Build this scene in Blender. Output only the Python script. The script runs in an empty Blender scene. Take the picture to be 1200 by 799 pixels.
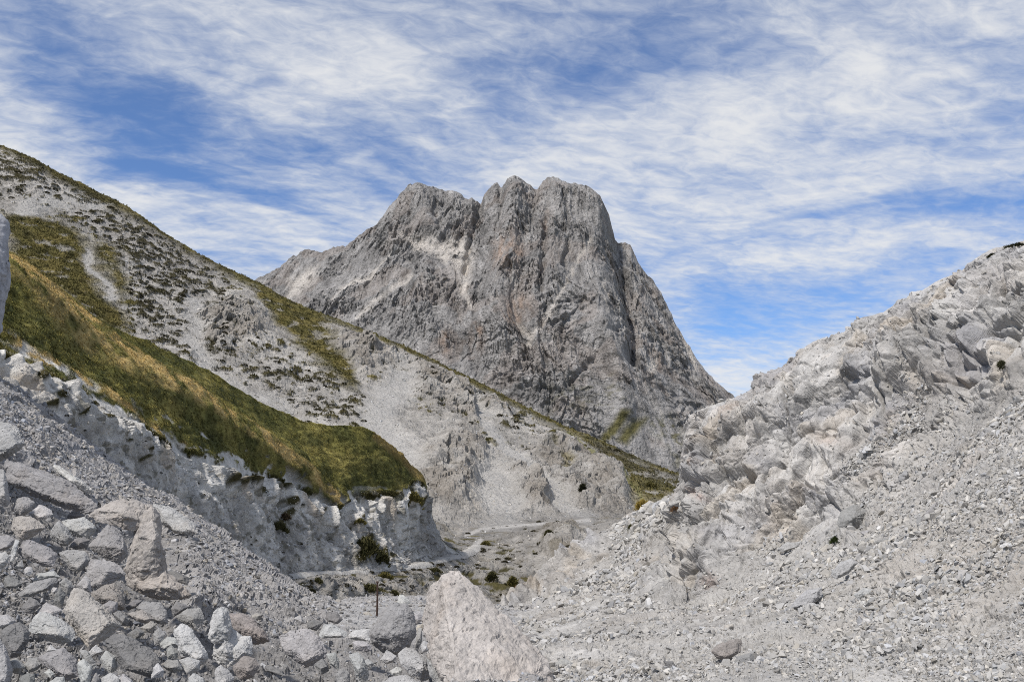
import bpy, bmesh, math, random
import numpy as np
from mathutils import Vector

random.seed(7)
RNG = np.random.default_rng(11)
SC = bpy.context.scene
COL = SC.collection
F32 = np.float32

# ------------------------------------------------------------------ camera frame
FPX = 1167.0                       # focal length in photograph pixels (35 mm on 36 mm)
EYE = 1.7
PITCH = math.atan((580 - 399.5) / FPX)
CP, SP = math.cos(PITCH), math.sin(PITCH)

def at(px, py, Y):
    """point on the ray through photo pixel (px, py) at ground distance Y (arrays welcome)"""
    px = np.asarray(px, float); py = np.asarray(py, float); Y = np.asarray(Y, float)
    a = (px - 600.0) / FPX
    b = (399.5 - py) / FPX
    dy = CP - b * SP
    dz = SP + b * CP
    s = Y / dy
    return np.stack([a * s, Y + 0 * s, EYE + dz * s], -1)

# ------------------------------------------------------------------ noise
from concurrent.futures import ThreadPoolExecutor
_POOL = ThreadPoolExecutor(4)
def _par(fn, p, seed, chunk=24576):
    """runs fn over slices of the points on four threads"""
    n = len(p)
    if n <= chunk: return fn(p, seed)
    parts = list(_POOL.map(lambda i: fn(p[i:i + chunk], seed), range(0, n, chunk)))
    if isinstance(parts[0], tuple): return tuple(np.concatenate(x) for x in zip(*parts))
    return np.concatenate(parts)

def _mix(h):
    h ^= h >> np.uint32(15); h *= np.uint32(0x2c1b3c6d)
    h ^= h >> np.uint32(12); h *= np.uint32(0x297a2d39)
    h ^= h >> np.uint32(15)
    return h
_K = (np.uint32(0x8da6b343), np.uint32(0xd8163841), np.uint32(0xcb1ab31f))

_G = np.array([[1,1,0],[-1,1,0],[1,-1,0],[-1,-1,0],[1,0,1],[-1,0,1],[1,0,-1],[-1,0,-1],[0,1,1],[0,-1,1],[0,1,-1],[0,-1,-1],[1,1,0],[-1,1,0],[0,-1,1],[0,-1,-1]], F32)
_GX, _GY, _GZ = [np.ascontiguousarray(_G[:, k]) for k in range(3)]

def _perlin(p, seed):
    p = np.ascontiguousarray(p.T, dtype=F32)
    f0 = np.floor(p); f = p - f0
    i0 = f0.astype(np.int32).view(np.uint32)
    u = f * f * f * (f * (f * 6 - 15) + 10)
    sd = np.uint32((seed * 0x9E3779B1) & 0xffffffff)
    H = [[(i0[k] + np.uint32(e)) * _K[k] for e in (0, 1)] for k in range(3)]
    Wt = [[1 - u[k], u[k]] for k in range(3)]
    Fk = [[f[k], f[k] - 1] for k in range(3)]
    out = np.zeros(p.shape[1], F32)
    for dx in (0, 1):
        for dy in (0, 1):
            hxy = H[0][dx] ^ H[1][dy] ^ sd; wxy = Wt[0][dx] * Wt[1][dy]
            for dz in (0, 1):
                g = (_mix(hxy ^ H[2][dz]) & np.uint32(15)).astype(np.intp)
                out += wxy * Wt[2][dz] * (_GX[g] * Fk[0][dx] + _GY[g] * Fk[1][dy] + _GZ[g] * Fk[2][dz])
    return out
def perlin(p, seed=0): return _par(_perlin, p, seed)

def fbm(p, octv=4, seed=0, gain=0.5):
    a = 1.0; s = np.zeros(len(p), F32); q = p
    for o in range(octv):
        s += a * perlin(q, seed + o); a *= gain; q = q * 2.03 + 7.1
    return s

def ridged(p, octv=3, seed=0, gain=0.5):
    a = 1.0; s = np.zeros(len(p), F32); q = p; n = 0
    for o in range(octv):
        s += a * (1 - 2.2 * np.abs(perlin(q, seed + o))); n += a; a *= gain; q = q * 2.1 + 3.3
    return s / n

def _worley(p, seed):
    p = np.ascontiguousarray(p.T, dtype=F32)
    b = np.floor(p - 0.5); n = p.shape[1]
    i0 = b.astype(np.int32).view(np.uint32)
    sd = np.uint32((seed * 0x9E3779B1) & 0xffffffff)
    H = [[(i0[k] + np.uint32(e)) * _K[k] for e in (0, 1)] for k in range(3)]
    q0 = p - b - F32(.12)
    F1 = np.full(n, 9e9, F32); F2 = np.full(n, 9e9, F32)
    R = np.zeros((3, n), F32); D = np.zeros((3, n), F32)
    c1 = F32(1 / 1023.0)
    for dx in (0, 1):
        for dy in (0, 1):
            hxy = H[0][dx] ^ H[1][dy] ^ sd
            for dz in (0, 1):
                h = _mix(hxy ^ H[2][dz])
                r0 = (h & np.uint32(1023)).astype(F32) * c1; r1 = ((h >> np.uint32(10)) & np.uint32(1023)).astype(F32) * c1; r2 = ((h >> np.uint32(20)) & np.uint32(1023)).astype(F32) * c1
                d0 = q0[0] - F32(dx) - F32(.76) * r0; d1 = q0[1] - F32(dy) - F32(.76) * r1; d2 = q0[2] - F32(dz) - F32(.76) * r2
                q = d0 * d0 + d1 * d1 + d2 * d2
                m = q < F1
                F2 = np.where(m, F1, np.minimum(F2, q))
                F1 = np.where(m, q, F1)
                for k, (rr, dd) in enumerate(((r0, d0), (r1, d1), (r2, d2))):
                    np.copyto(R[k], rr, where=m); np.copyto(D[k], dd, where=m)
    return np.sqrt(F1), np.sqrt(F2), np.ascontiguousarray(R.T), np.ascontiguousarray(D.T)
def worley(p, seed=0):
    """nearest feature of the 8 closest cells: F1, F2, random triple of the cell, offset from the feature"""
    return _par(_worley, p, seed)

def crag(p, size, seed=0, stretch=(1, 1, 1), off=0.45, tilt=0.9, crack=0.0, warp=0.35):
    """broken-rock relief: every cell is a tilted facet; returns metres (about +-size/2)"""
    q = p / (np.array(stretch, F32) * size)
    if warp:
        w = perlin(q * 0.9, seed + 77)[:, None]
        q = q + warp * np.concatenate([w, -w, w * 0.5], 1)
    a, b, R, D = worley(q, seed)
    g = (np.roll(R, 1, 1) - 0.5) * 2
    v = off * (R[:, 0] - 0.5) * 2 + tilt * (g * D).sum(1)
    if crack:
        v = v - crack * np.clip(1 - (b - a) / 0.10, 0, 1)
    return v * size

def sstep(a, b, x):
    t = np.clip((x - a) / (b - a), 0, 1)
    return t * t * (3 - 2 * t)

# ------------------------------------------------------------------ photo-plan masks used only while laying out the terrain
def dist_line(px, py, pts):
    d = np.full(px.shape, 1e9)
    for (x0, y0), (x1, y1) in zip(pts[:-1], pts[1:]):
        vx, vy = x1 - x0, y1 - y0
        t = np.clip(((px - x0) * vx + (py - y0) * vy) / (vx * vx + vy * vy + 1e-9), 0, 1)
        d = np.minimum(d, np.hypot(px - x0 - t * vx, py - y0 - t * vy))
    return d

def in_poly(px, py, pts):
    ins = np.zeros(px.shape, bool)
    n = len(pts)
    for i in range(n):
        x0, y0 = pts[i]; x1, y1 = pts[(i + 1) % n]
        c = ((y0 > py) != (y1 > py)) & (px < (x1 - x0) * (py - y0) / (y1 - y0 + 1e-12) + x0)
        ins ^= c
    return ins

def poly_mask(px, py, pts, soft):
    """1 inside, 0 outside, 0.5 on the outline, over +-soft"""
    d = dist_line(px, py, list(pts) + [pts[0]])
    s = np.where(in_poly(px, py, pts), d, -d)
    return np.clip(0.5 + 0.5 * s / soft, 0, 1)

# ------------------------------------------------------------------ lofted terrain
def pchip(x, y, xq):
    x = np.asarray(x, float); y = np.asarray(y, float)
    h = np.diff(x); d = np.diff(y) / h
    m = np.zeros_like(y)
    m[0], m[-1] = d[0], d[-1]
    for i in range(1, len(x) - 1):
        if d[i - 1] * d[i] > 0:
            w1 = 2 * h[i] + h[i - 1]; w2 = h[i] + 2 * h[i - 1]
            m[i] = (w1 + w2) / (w1 / d[i - 1] + w2 / d[i])
    xq = np.clip(xq, x[0], x[-1])
    i = np.clip(np.searchsorted(x, xq) - 1, 0, len(x) - 2)
    t = (xq - x[i]) / h[i]
    return (y[i] * (2 * t**3 - 3 * t**2 + 1) + h[i] * m[i] * (t**3 - 2 * t**2 + t) + y[i + 1] * (-2 * t**3 + 3 * t**2) + h[i] * m[i + 1] * (t**3 - t**2))

class Terrain:
    """surface lofted through profile lines, each a list of (photo px, photo py, distance), from the back to the front"""
    def __init__(self, rows, x0, x1, step, vstep, curve=True, lin=False, nback=2):
        a_, b_ = max(x0, -130), min(x1, 1320)                 # fine where the photo looks, coarse to the sides
        pxs = np.concatenate([np.arange(x0, a_, 9.0), np.arange(a_, b_, step), np.arange(b_, x1 + 1, 9.0)])
        L = []
        for r in rows:
            r = sorted(r)
            xs = [a[0] for a in r]
            f = (lambda k: np.interp(pxs, xs, [a[k] for a in r])) if lin else (lambda k: pchip(xs, [a[k] for a in r], pxs))
            L.append(np.stack([f(1), f(2)], -1))
        L = np.array(L)                                        # rows, cols, (py, Y)
        W = at(np.broadcast_to(pxs, L.shape[:2]), L[..., 0], L[..., 1])
        cl_ = np.minimum(L[..., 0], 835.0)
        seg = [max(4, int(np.max(np.abs(np.diff(cl_[i:i + 2], axis=0))[0][(pxs > -20) & (pxs < 1220)]) / vstep)) for i in range(len(rows) - 1)]
        seg = [min(k, 14) if i < nback else max(k, 8) for i, k in enumerate(seg)]
        out = []; vpar = []
        n = len(rows)
        M = np.zeros_like(W)
        if curve:
            for i in range(1, n - 1):
                a = W[i] - W[i - 1]; b = W[i + 1] - W[i]
                la = np.linalg.norm(a, axis=1)[:, None]; lb = np.linalg.norm(b, axis=1)[:, None]
                M[i] = (a / la + b / lb) / 2
        for i in range(n - 1):
            k = seg[i] + (1 if i == n - 2 else 0)
            t = (np.arange(k) / seg[i])[:, None, None]
            P0, P1 = W[i][None], W[i + 1][None]
            ln = np.linalg.norm(P1 - P0, axis=2)[..., None]
            lin_ = P0 * (1 - t) + P1 * t
            if curve:
                d0 = np.where(i > 0, M[i][None] * ln * 0.7, P1 - P0); d1 = np.where(i < n - 2, M[i + 1][None] * ln * 0.7, P1 - P0)
                P = P0 * (2 * t**3 - 3 * t**2 + 1) + d0 * (t**3 - 2 * t**2 + t) + P1 * (-2 * t**3 + 3 * t**2) + d1 * (t**3 - t**2)
            else:
                P = lin_
            out.append(P); vpar += list(i + np.arange(k) / seg[i])
        self.G = np.concatenate(out, 0)                       # nv, nu, 3
        self.v = np.array(vpar)
        self.nv, self.nu = self.G.shape[:2]
        self.base = self.G.copy()
        self.px, self.py = self.project(self.G)
        self.V = np.broadcast_to(self.v[:, None], (self.nv, self.nu))
        self.pxs = pxs
        self.color = np.zeros((self.nv, self.nu, 4), F32)
    @staticmethod
    def project(P):
        x, y, z = P[..., 0], P[..., 1], P[..., 2] - EYE
        f = y * CP + z * SP; u = -y * SP + z * CP
        f = np.maximum(f, 0.1)
        return 600 + FPX * x / f, 399.5 - FPX * u / f
    def normals(self):
        gu = np.gradient(self.G, axis=1); gv = np.gradient(self.G, axis=0)
        n = np.cross(gu, gv)
        n /= np.linalg.norm(n, axis=2)[..., None] + 1e-12
        flip = (n * (np.array([0, -0.35, 1.0]))).sum(2) < 0
        n[flip] *= -1
        return n
    def fade(self, size):
        """0 where the grid is too coarse to carry relief of this cell size, 1 where it is fine enough"""
        if not hasattr(self, '_sp'):
            b = self.base
            du = np.linalg.norm(np.gradient(b, axis=1), axis=2); dv = np.linalg.norm(np.gradient(b, axis=0), axis=2)
            self._sp = np.maximum(du, dv).reshape(-1)
        return sstep(1.0, 2.6, size / self._sp)
    def flat(self):
        return self.base.reshape(-1, 3).astype(F32)
    def depth(self, px, py):
        """distance of the undisplaced surface seen at a photo pixel (nearest hit)"""
        j = int(np.argmin(np.abs(self.pxs - px)))
        c = self.py[:, j]; Y = self.base[:, j, 1]
        for i in range(self.nv - 1, 0, -1):
            if c[i - 1] <= py <= c[i]:
                t = (c[i] - py) / max(c[i] - c[i - 1], 1e-6)
                return Y[i] * (1 - t) + Y[i - 1] * t
        return None
    def sample(self, weight, n, rng=RNG, area=False):
        """random points on the displaced surface by vertex weight; returns position, normal, grid index"""
        w = np.clip(weight[:-1, :-1], 0, None).reshape(-1).astype(float)
        if not hasattr(self, '_pa'):                          # even over what is seen, not over grid cells
            ax, ay = np.diff(self.px, axis=1)[:-1], np.diff(self.py, axis=1)[:-1]
            bx, by = np.diff(self.px, axis=0)[:, :-1], np.diff(self.py, axis=0)[:, :-1]
            self._pa = np.clip(np.abs(ax * by - ay * bx), .08, 4).reshape(-1)
        w = w * self._pa
        if area:
            e1 = np.linalg.norm(np.diff(self.G, axis=0)[:, :-1], axis=2); e2 = np.linalg.norm(np.diff(self.G, axis=1)[:-1], axis=2)
            w = w * (e1 * e2).reshape(-1)
        cum = np.cumsum(w)
        k = np.searchsorted(cum, rng.random(n) * cum[-1])
        i, j = k // (self.nu - 1), k % (self.nu - 1)
        a = rng.random(n)[:, None]; b = rng.random(n)[:, None]
        P = (self.G[i, j] * (1 - a) + self.G[i + 1, j] * a) * (1 - b) + (self.G[i, j + 1] * (1 - a) + self.G[i + 1, j + 1] * a) * b
        return P, self._n[i, j], (i, j)
    def build(self, name, mat, smooth=False):
        self._n = self.normals()
        idx = np.arange(self.nv * self.nu).reshape(self.nv, self.nu)
        f = np.stack([idx[:-1, :-1], idx[1:, :-1], idx[1:, 1:], idx[:-1, 1:]], -1).reshape(-1, 4)
        o = mesh_obj(name, self.G.reshape(-1, 3), f, mat, color=self.color.reshape(-1, 4), smooth=smooth)
        return o

def mesh_obj(name, verts, faces, mat, color=None, smooth=True, parent=None):
    me = bpy.data.meshes.new(name)
    verts = np.ascontiguousarray(verts, F32); faces = np.ascontiguousarray(faces, np.int32)
    k = faces.shape[1]
    me.vertices.add(len(verts)); me.vertices.foreach_set('co', verts.reshape(-1))
    me.loops.add(faces.size); me.loops.foreach_set('vertex_index', faces.reshape(-1))
    me.polygons.add(len(faces)); me.polygons.foreach_set('loop_start', np.arange(0, faces.size, k, dtype=np.int32))
    me.polygons.foreach_set('use_smooth', np.full(len(faces), smooth))
    if color is not None:
        a = me.color_attributes.new('tint', 'FLOAT_COLOR', 'POINT')
        a.data.foreach_set('color', np.ascontiguousarray(color, F32).reshape(-1))
    me.update(calc_edges=True)
    me.materials.append(mat)
    o = bpy.data.objects.new(name, me); COL.objects.link(o)
    if parent: o.parent = parent
    return o

def tag(o, label=None, cat=None, group=None, kind=None):
    if label: o['label'] = label
    if cat: o['category'] = cat
    if group: o['group'] = group
    if kind: o['kind'] = kind
    return o

# ------------------------------------------------------------------ materials
class NT:
    def __init__(self, mat):
        self.t = mat.node_tree; self.n = self.t.nodes; self.l = self.t.links
    def add(self, ty, **kw):
        n = self.n.new(ty)
        for k, v in kw.items():
            if k.startswith('i_'):
                n.inputs[k[2:].replace('_', ' ')].default_value = v
            else:
                setattr(n, k, v)
        return n
    def ln(self, a, b): self.l.new(a, b)
    def math(self, op, a, b=None, clamp=False):
        n = self.n.new('ShaderNodeMath'); n.operation = op; n.use_clamp = clamp
        for i, x in enumerate((a, b)):
            if x is None: continue
            if isinstance(x, (int, float)): n.inputs[i].default_value = x
            else: self.ln(x, n.inputs[i])
        return n.outputs[0]

def surf_mat(name, source, grains, bumps, rough=0.92, spec=0.15, contrast=0.35, hue=0.0, cells=()):
    """stone-like surface. source: 'tint' (colour attribute) or 'object' (object colour).
    grains: noise scales (per metre) that vary the colour; bumps: (scale, distance in m)"""
    m = bpy.data.materials.new(name); m.use_nodes = True
    t = NT(m); b = t.n['Principled BSDF']
    b.inputs['Roughness'].default_value = rough
    b.inputs['Specular IOR Level'].default_value = spec
    co = t.add('ShaderNodeTexCoord').outputs['Object']
    if source == 'tint':
        base = t.add('ShaderNodeVertexColor', layer_name='tint').outputs['Color']
    else:
        base = t.add('ShaderNodeObjectInfo').outputs['Color']
    val = None
    for i, (s, wgt) in enumerate(grains):
        n = t.add('ShaderNodeTexNoise', i_Scale=s, i_Detail=6.0, i_Roughness=0.65); t.ln(co, n.inputs['Vector'])
        d = t.math('MULTIPLY', t.math('SUBTRACT', n.outputs['Fac'], 0.5), wgt * contrast * 4)
        val = d if val is None else t.math('ADD', val, d)
    fac = t.math('ADD', val, 1.0)
    mul = t.add('ShaderNodeVectorMath', operation='SCALE'); t.ln(base, mul.inputs[0]); t.ln(fac, mul.inputs['Scale'])
    colr = mul.outputs[0]
    if hue:
        n = t.add('ShaderNodeTexNoise', i_Scale=grains[0][0] * 0.7, i_Detail=5.0); t.ln(co, n.inputs['Vector'])
        r = t.add('ShaderNodeMapRange', i_From_Min=0.5, i_From_Max=0.75, i_To_Min=0.0, i_To_Max=hue); t.ln(n.outputs['Fac'], r.inputs['Value'])
        mx = t.add('ShaderNodeMix', data_type='RGBA', blend_type='MULTIPLY'); t.ln(r.outputs[0], mx.inputs['Factor'])
        t.ln(colr, mx.inputs['A']); mx.inputs['B'].default_value = (1.0, 0.80, 0.60, 1)
        colr = mx.outputs['Result']
    t.ln(colr, b.inputs['Base Color'])
    nrm = None
    for s, dist in bumps:
        n = t.add('ShaderNodeTexNoise', i_Scale=s, i_Detail=7.0, i_Roughness=0.62); t.ln(co, n.inputs['Vector'])
        bp = t.add('ShaderNodeBump', i_Strength=1.0, i_Distance=dist); t.ln(n.outputs['Fac'], bp.inputs['Height'])
        if nrm is not None: t.ln(nrm, bp.inputs['Normal'])
        nrm = bp.outputs[0]
    for s, dist in cells:                                  # broken facets: every cell stands at its own height and tilt
        wn = t.add('ShaderNodeTexNoise', i_Scale=s * .8, i_Detail=3.0); t.ln(co, wn.inputs['Vector'])
        wv = t.add('ShaderNodeVectorMath', operation='SCALE'); t.ln(wn.outputs['Color'], wv.inputs[0]); wv.inputs['Scale'].default_value = .7 / s
        av = t.add('ShaderNodeVectorMath', operation='ADD'); t.ln(co, av.inputs[0]); t.ln(wv.outputs[0], av.inputs[1])
        v = t.add('ShaderNodeTexVoronoi', i_Scale=s); t.ln(av.outputs[0], v.inputs['Vector'])
        sp_ = t.add('ShaderNodeSeparateColor'); t.ln(v.outputs['Color'], sp_.inputs[0])
        hgt = t.math('ADD', sp_.outputs[0], t.math('MULTIPLY', v.outputs['Distance'], sp_.outputs[1]))
        bp = t.add('ShaderNodeBump', i_Strength=1.0, i_Distance=dist); t.ln(hgt, bp.inputs['Height'])
        if nrm is not None: t.ln(nrm, bp.inputs['Normal'])
        nrm = bp.outputs[0]
    if nrm is not None: t.ln(nrm, b.inputs['Normal'])
    return m

MAT = {}
MAT['mountain'] = surf_mat('mountain_rock', 'tint', [(0.02, .25), (0.12, .5), (0.6, .5)], [(0.25, 5.0)], contrast=.5, cells=[(.22, 2.2)])
MAT['hill'] = surf_mat('hillside_ground', 'tint', [(0.15, .3), (1.2, .4), (5, .4)], [(1.6, .4), (6.0, .1)], contrast=.40, cells=[(1.4, .35)])
MAT['spur'] = surf_mat('grass_turf', 'tint', [(0.35, .4), (2.0, .5), (8, .4)], [(1.6, .35), (7.0, .08)], contrast=.42)
MAT['scree_ground'] = surf_mat('scree_ground', 'tint', [(0.5, .3), (4.0, .4), (16, .4)], [(5.0, .06), (22.0, .02)], contrast=.36, cells=[(5, .09), (14, .03)])
MAT['cliff'] = surf_mat('cliff_rock', 'tint', [(0.4, .45), (2.5, .45), (12, .4)], [(4.0, .035), (18.0, .015)], contrast=.34, hue=.25, cells=[(3.0, .10), (9, .022)])
MAT['boulder'] = surf_mat('boulder_rock', 'object', [(2.6, .7), (9.0, .5), (45, .5)], [(12.0, .014), (60.0, .006)], contrast=.36, hue=.22, cells=[(9, .014)])
MAT['stone'] = surf_mat('stone_rock', 'object', [(6.0, .4), (40.0, .4)], [(30.0, .012)], contrast=.25, hue=.15)
MAT['scree'] = surf_mat('scree_stone', 'tint', [(8.0, .4), (50.0, .4)], [(35.0, .01)], contrast=.24)

def leaf_mat(name, source='tint'):
    m = bpy.data.materials.new(name); m.use_nodes = True
    t = NT(m); b = t.n['Principled BSDF']
    b.inputs['Roughness'].default_value = 0.8; b.inputs['Specular IOR Level'].default_value = 0.1
    if source == 'tint':
        base = t.add('ShaderNodeVertexColor', layer_name='tint').outputs['Color']
    co = t.add('ShaderNodeTexCoord').outputs['Object']
    n = t.add('ShaderNodeTexNoise', i_Scale=6.0, i_Detail=3.0); t.ln(co, n.inputs['Vector'])
    f = t.math('ADD', t.math('MULTIPLY', n.outputs['Fac'], 0.9), 0.55)
    mul = t.add('ShaderNodeVectorMath', operation='SCALE'); t.ln(base, mul.inputs[0]); t.ln(f, mul.inputs['Scale'])
    t.ln(mul.outputs[0], b.inputs['Base Color'])
    return m
MAT['grass'] = leaf_mat('grass_blades')
# ------------------------------------------------------------------ shared colour helpers
def mixc(c, target, w):
    return c * (1 - w[:, None]) + np.array(target, F32)[None] * w[:, None]

def finish(T, disp, col, alpha=None, direction=None):
    n = T.normals() if direction is None else np.broadcast_to(np.array(direction), T.G.shape)
    T.G = T.G + n * disp.reshape(T.nv, T.nu)[..., None]
    T.color[..., :3] = np.clip(col, 0.008, 0.75).reshape(T.nv, T.nu, 3)
    T.color[..., 3] = 1 if alpha is None else alpha.reshape(T.nv, T.nu)

STEP = 1.15
# ================================================================== far peak
ridge = [(150,352,2000),(240,340,1990),(300,330,1970),(322,318,1965),(345,301,1960),(360,294,1955),(375,297,1950),(392,291,1945),(405,290,1942),(418,279,1938),(430,271,1935),(441,266,1932),(450,253,1930),(462,238,1925),(470,229,1920),(478,221,1916),(487,217,1912),(497,219,1908),(510,221,1905),(522,225,1900),(535,226,1896),(545,233,1893),(549,236,1892),(553,232,1891),(557,237,1890),(563,239,1888),(568,229,1880),(576,219,1872),(583,215,1868),(588,223,1866),(594,214,1862),(604,211,1858),(614,216,1856),(624,222,1855),(630,224,1855),(636,213,1852),(644,209,1850),(656,212,1852),(664,216,1854),(676,217,1856),(686,221,1858),(694,227,1860),(703,233,1862),(708,242,1864),(712,251,1866),(716,265,1870),(721,281,1876),(724,285,1890),(732,285,1900),(739,289,1905),(743,299,1907),(749,311,1908),(759,323,1905),(769,334,1900),(778,352,1895),(788,373,1890),(797,390,1885),(808,408,1880),(818,425,1875),(830,440,1868),(841,451,1862),(852,461,1856),(870,474,1850),(900,492,1845),(960,520,1840)]
back = [(p[0], p[1] + 60, p[2] + 160) for p in ridge]
back2 = [(150,640,2600),(960,640,2600)]
up = [(150,400,1880),(300,372,1840),(405,335,1800),(487,282,1790),(560,292,1765),(600,272,1740),(650,268,1735),(700,290,1735),(724,330,1750),(760,375,1765),(808,440,1765),(852,490,1750),(960,545,1745)]
mid = [(150,470,1700),(300,440,1660),(405,420,1630),(487,390,1610),(560,385,1600),(650,375,1570),(724,410,1575),(790,470,1600),(852,535,1610),(960,580,1610)]
low = [(150,640,1380),(960,640,1380)]
M = Terrain([back2, back, ridge, up, mid, low], 150, 960, 0.9, 0.9, lin=True)
p = M.flat(); X, Y, Z = p[:, 0], p[:, 1], p[:, 2]
px, py = M.px.reshape(-1), M.py.reshape(-1)
w = 22 * perlin(p / 130, 1)
# fall lines lean outwards from the summit
lean = 0.30 * (X - 60) / 400.0
q = np.stack([X + w - lean * (600 - Z) * 0.9, Y * 0.25, Z], -1).astype(F32)
pale = np.zeros(len(p))
for poly, s in [([(470,277),(500,276),(520,282),(545,275),(556,290),(556,310),(548,316),(535,312),(515,302),(500,294),(485,288)], 5),
                ([(340,328),(360,315),(372,312),(366,330),(350,345),(338,350)], 6),
                ([(540,318),(552,318),(546,345),(538,345)], 4),
                ([(758,418),(770,418),(768,436),(757,434)], 3)]:
    pale = np.maximum(pale, poly_mask(px, py, poly, s))
for ln_, wd in [([(690,285),(668,315),(655,345),(640,372),(618,402)], 4), ([(545,345),(552,360)], 4), ([(480,318),(440,352),(420,372)], 4), ([(455,300),(430,325),(405,335),(390,352)], 3), ([(705,330),(712,375),(725,420)], 2.5), ([(800,395),(815,430)], 3), ([(600,372),(628,392)], 3)]:
    pale = np.maximum(pale, 0.75 * np.clip(1.3 - dist_line(px + 5 * perlin(p / 25, 9), py, ln_) / wd, 0, 1))
pale = pale * np.clip(0.95 + fbm(p / 18, 3, 5), 0, 1)
rough = (1 - 0.85 * np.clip(pale, 0, 1)) * np.clip(.8 + 1.3 * fbm(p / np.array([90, 90, 90], F32), 2, 15), .35, 1.3)
d = 11 * ridged(q / np.array([95, 400, 330], F32), 2, 3) + 9 * ridged(q / np.array([38, 200, 150], F32), 2, 13)
d = d + rough * (8 * ridged(q / np.array([15, 90, 62], F32), 3, 23) + 3.2 * ridged(q / np.array([6, 40, 20], F32), 2, 24) + crag(q, 40, 31, (1, 1, 2.6), .40, .5) * .22 + crag(q, 15, 32, (1, 1, 2.4), .5, .6) * .34 + crag(q, 6.5, 33, (1, 1, 1.8), .5, .6) * .50 + crag(q, 3.0, 34, (1, 1, 1.5), .5, .6) * .45)
strata = perlin(np.stack([X / 160, Y / 160, (Z + 0.22 * X + 6 * perlin(p / 60, 4)) / 9.0], -1), 6)
dipb = (Z * .86 - X * .5 + 10 * fbm(p / 70, 2, 16)) / 17.0
sawm = np.where(dipb - np.floor(dipb) < .85, (dipb - np.floor(dipb)) / .85, (1 - (dipb - np.floor(dipb))) / .15) - .5
d = d - 4.5 * sawm * np.clip(.2 + 2.0 * fbm(p / 110, 2, 17), 0, 1) * rough
low_r = np.clip(sstep(360, 430, py) * sstep(520, 640, px), 0, 1)
d = d + (2.0 + 3.2 * low_r) * np.sign(strata) * np.sqrt(np.abs(strata)) * rough
for ln_, wd, dep in [([(563,236),(556,262),(549,285),(545,312)], 3.5, 36), ([(640,255),(638,285),(636,312),(634,335)], 3.5, 30), ([(721,282),(730,320),(737,350),(744,385),(742,420)], 8, 27), ([(664,258),(664,290),(660,310)], 3, 22),
                     ([(512,250),(518,268),(520,280)], 4, 18), ([(484,250),(480,280)], 3, 12), ([(585,216),(588,240),(583,262)], 3, 20), ([(628,222),(624,250),(615,270)], 4, 20), ([(600,330),(603,372),(625,400),(612,430)], 5, 22),
                     ([(640,350),(632,385),(640,420)], 4, 16), ([(690,420),(660,460),(640,480)], 3, 10), ([(725,385),(690,425),(640,470)], 3, 12), ([(520,335),(545,375),(552,410),(560,440)], 4, 14), ([(455,260),(470,290)], 3, 10)]:
    dd = dist_line(px + 4 * perlin(p / 22, 41), py, ln_) / wd
    d = d - (.9 if dep == 27 else .45) * dep * np.exp(-dd * dd)
for ln_, wd, dep in [([(604,214),(600,262),(592,300),(585,340),(590,400)], 14, 22), ([(690,225),(700,280),(706,340),(715,410)], 15, 20), ([(650,212),(655,250)], 10, 10), ([(705,385),(725,430),(735,480)], 11, 18), ([(487,220),(500,262)], 12, 16)]:
    dd = dist_line(px, py, ln_) / wd
    d = d + dep * np.exp(-dd * dd)
Vm = M.V.reshape(-1)
d = (d - d.mean()) * np.interp(Vm, [1.0, 2.0, 2.35], [.15, .22, 1.0])
d = d + np.exp(-((Vm - 2.0) / .10) ** 2) * 7 * ridged(np.stack([X / 17, Y * 0, Z * 0 + 5], -1).astype(F32), 3, 93)
col = np.tile(np.array([.262, .251, .240], F32), (len(p), 1))
v1 = fbm(p / np.array([30, 60, 60], F32), 4, 51); v2 = fbm(q / np.array([9, 60, 30], F32), 3, 61)
v3 = fbm(q / np.array([3.5, 30, 12], F32), 3, 62)
col *= np.clip(1 + 0.34 * v1 + 0.42 * v2 + .30 * v3, .35, 1.7)[:, None]
col = mixc(col, (.30, .215, .16), np.clip(1.6 * fbm(p / 75, 3, 71) - .22, 0, .16))
for cx, cy, rx, ry, a in [(590,300,12,26,.5),(606,295,7,16,.4),(600,375,10,16,.5),(522,400,6,12,.6),(560,395,8,14,.5),(770,428,5,7,.4),(820,505,6,8,.5),(610,352,12,9,.35),(640,258,6,14,.4)]:
    g = np.exp(-((px - cx) / rx) ** 2 - ((py - cy) / ry) ** 2) * a * np.clip(.7 + 1.4 * fbm(q / np.array([8, 50, 20], F32), 3, 81), 0, 1.2)
    col = mixc(col, (.37, .245, .165), np.clip(g, 0, 1))
col = mixc(col, (.56, .515, .46), np.clip(pale, 0, 1) * .85)
col = mixc(col, (.34, .33, .32), .55 * np.clip(poly_mask(px, py, [(640,478),(700,470),(790,500),(800,560),(740,540)], 14) * (.5 + 1.5 * fbm(q / np.array([12, 60, 40], F32), 3, 83)), 0, 1))
gr = np.maximum(poly_mask(px, py, [(700,512),(728,482),(740,484),(722,506),(708,520)], 3), poly_mask(px, py, [(722,512),(742,490),(760,488),(744,508),(735,518)], 4))
gr = np.maximum(gr, .8 * poly_mask(px, py, [(758,490),(790,488),(800,510),(796,548),(785,520)], 8) * np.clip(.3 + 2 * fbm(p / 14, 3, 91), 0, 1))
gr = np.maximum(gr, .55 * poly_mask(px, py, [(640,455),(720,445),(730,470),(650,478)], 14) * np.clip(-.1 + 2.6 * fbm(p / np.array([16, 16, 6], F32), 3, 92), 0, 1))
col = mixc(col, (.125, .115, .050), np.clip(gr, 0, 1))
finish(M, d, col, direction=(0, -0.86, 0.5))
o = M.build('mountain', MAT['mountain']); tag(o, 'tall grey limestone peak with steep gullied faces and a jagged summit', 'mountain', kind='structure')

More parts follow.
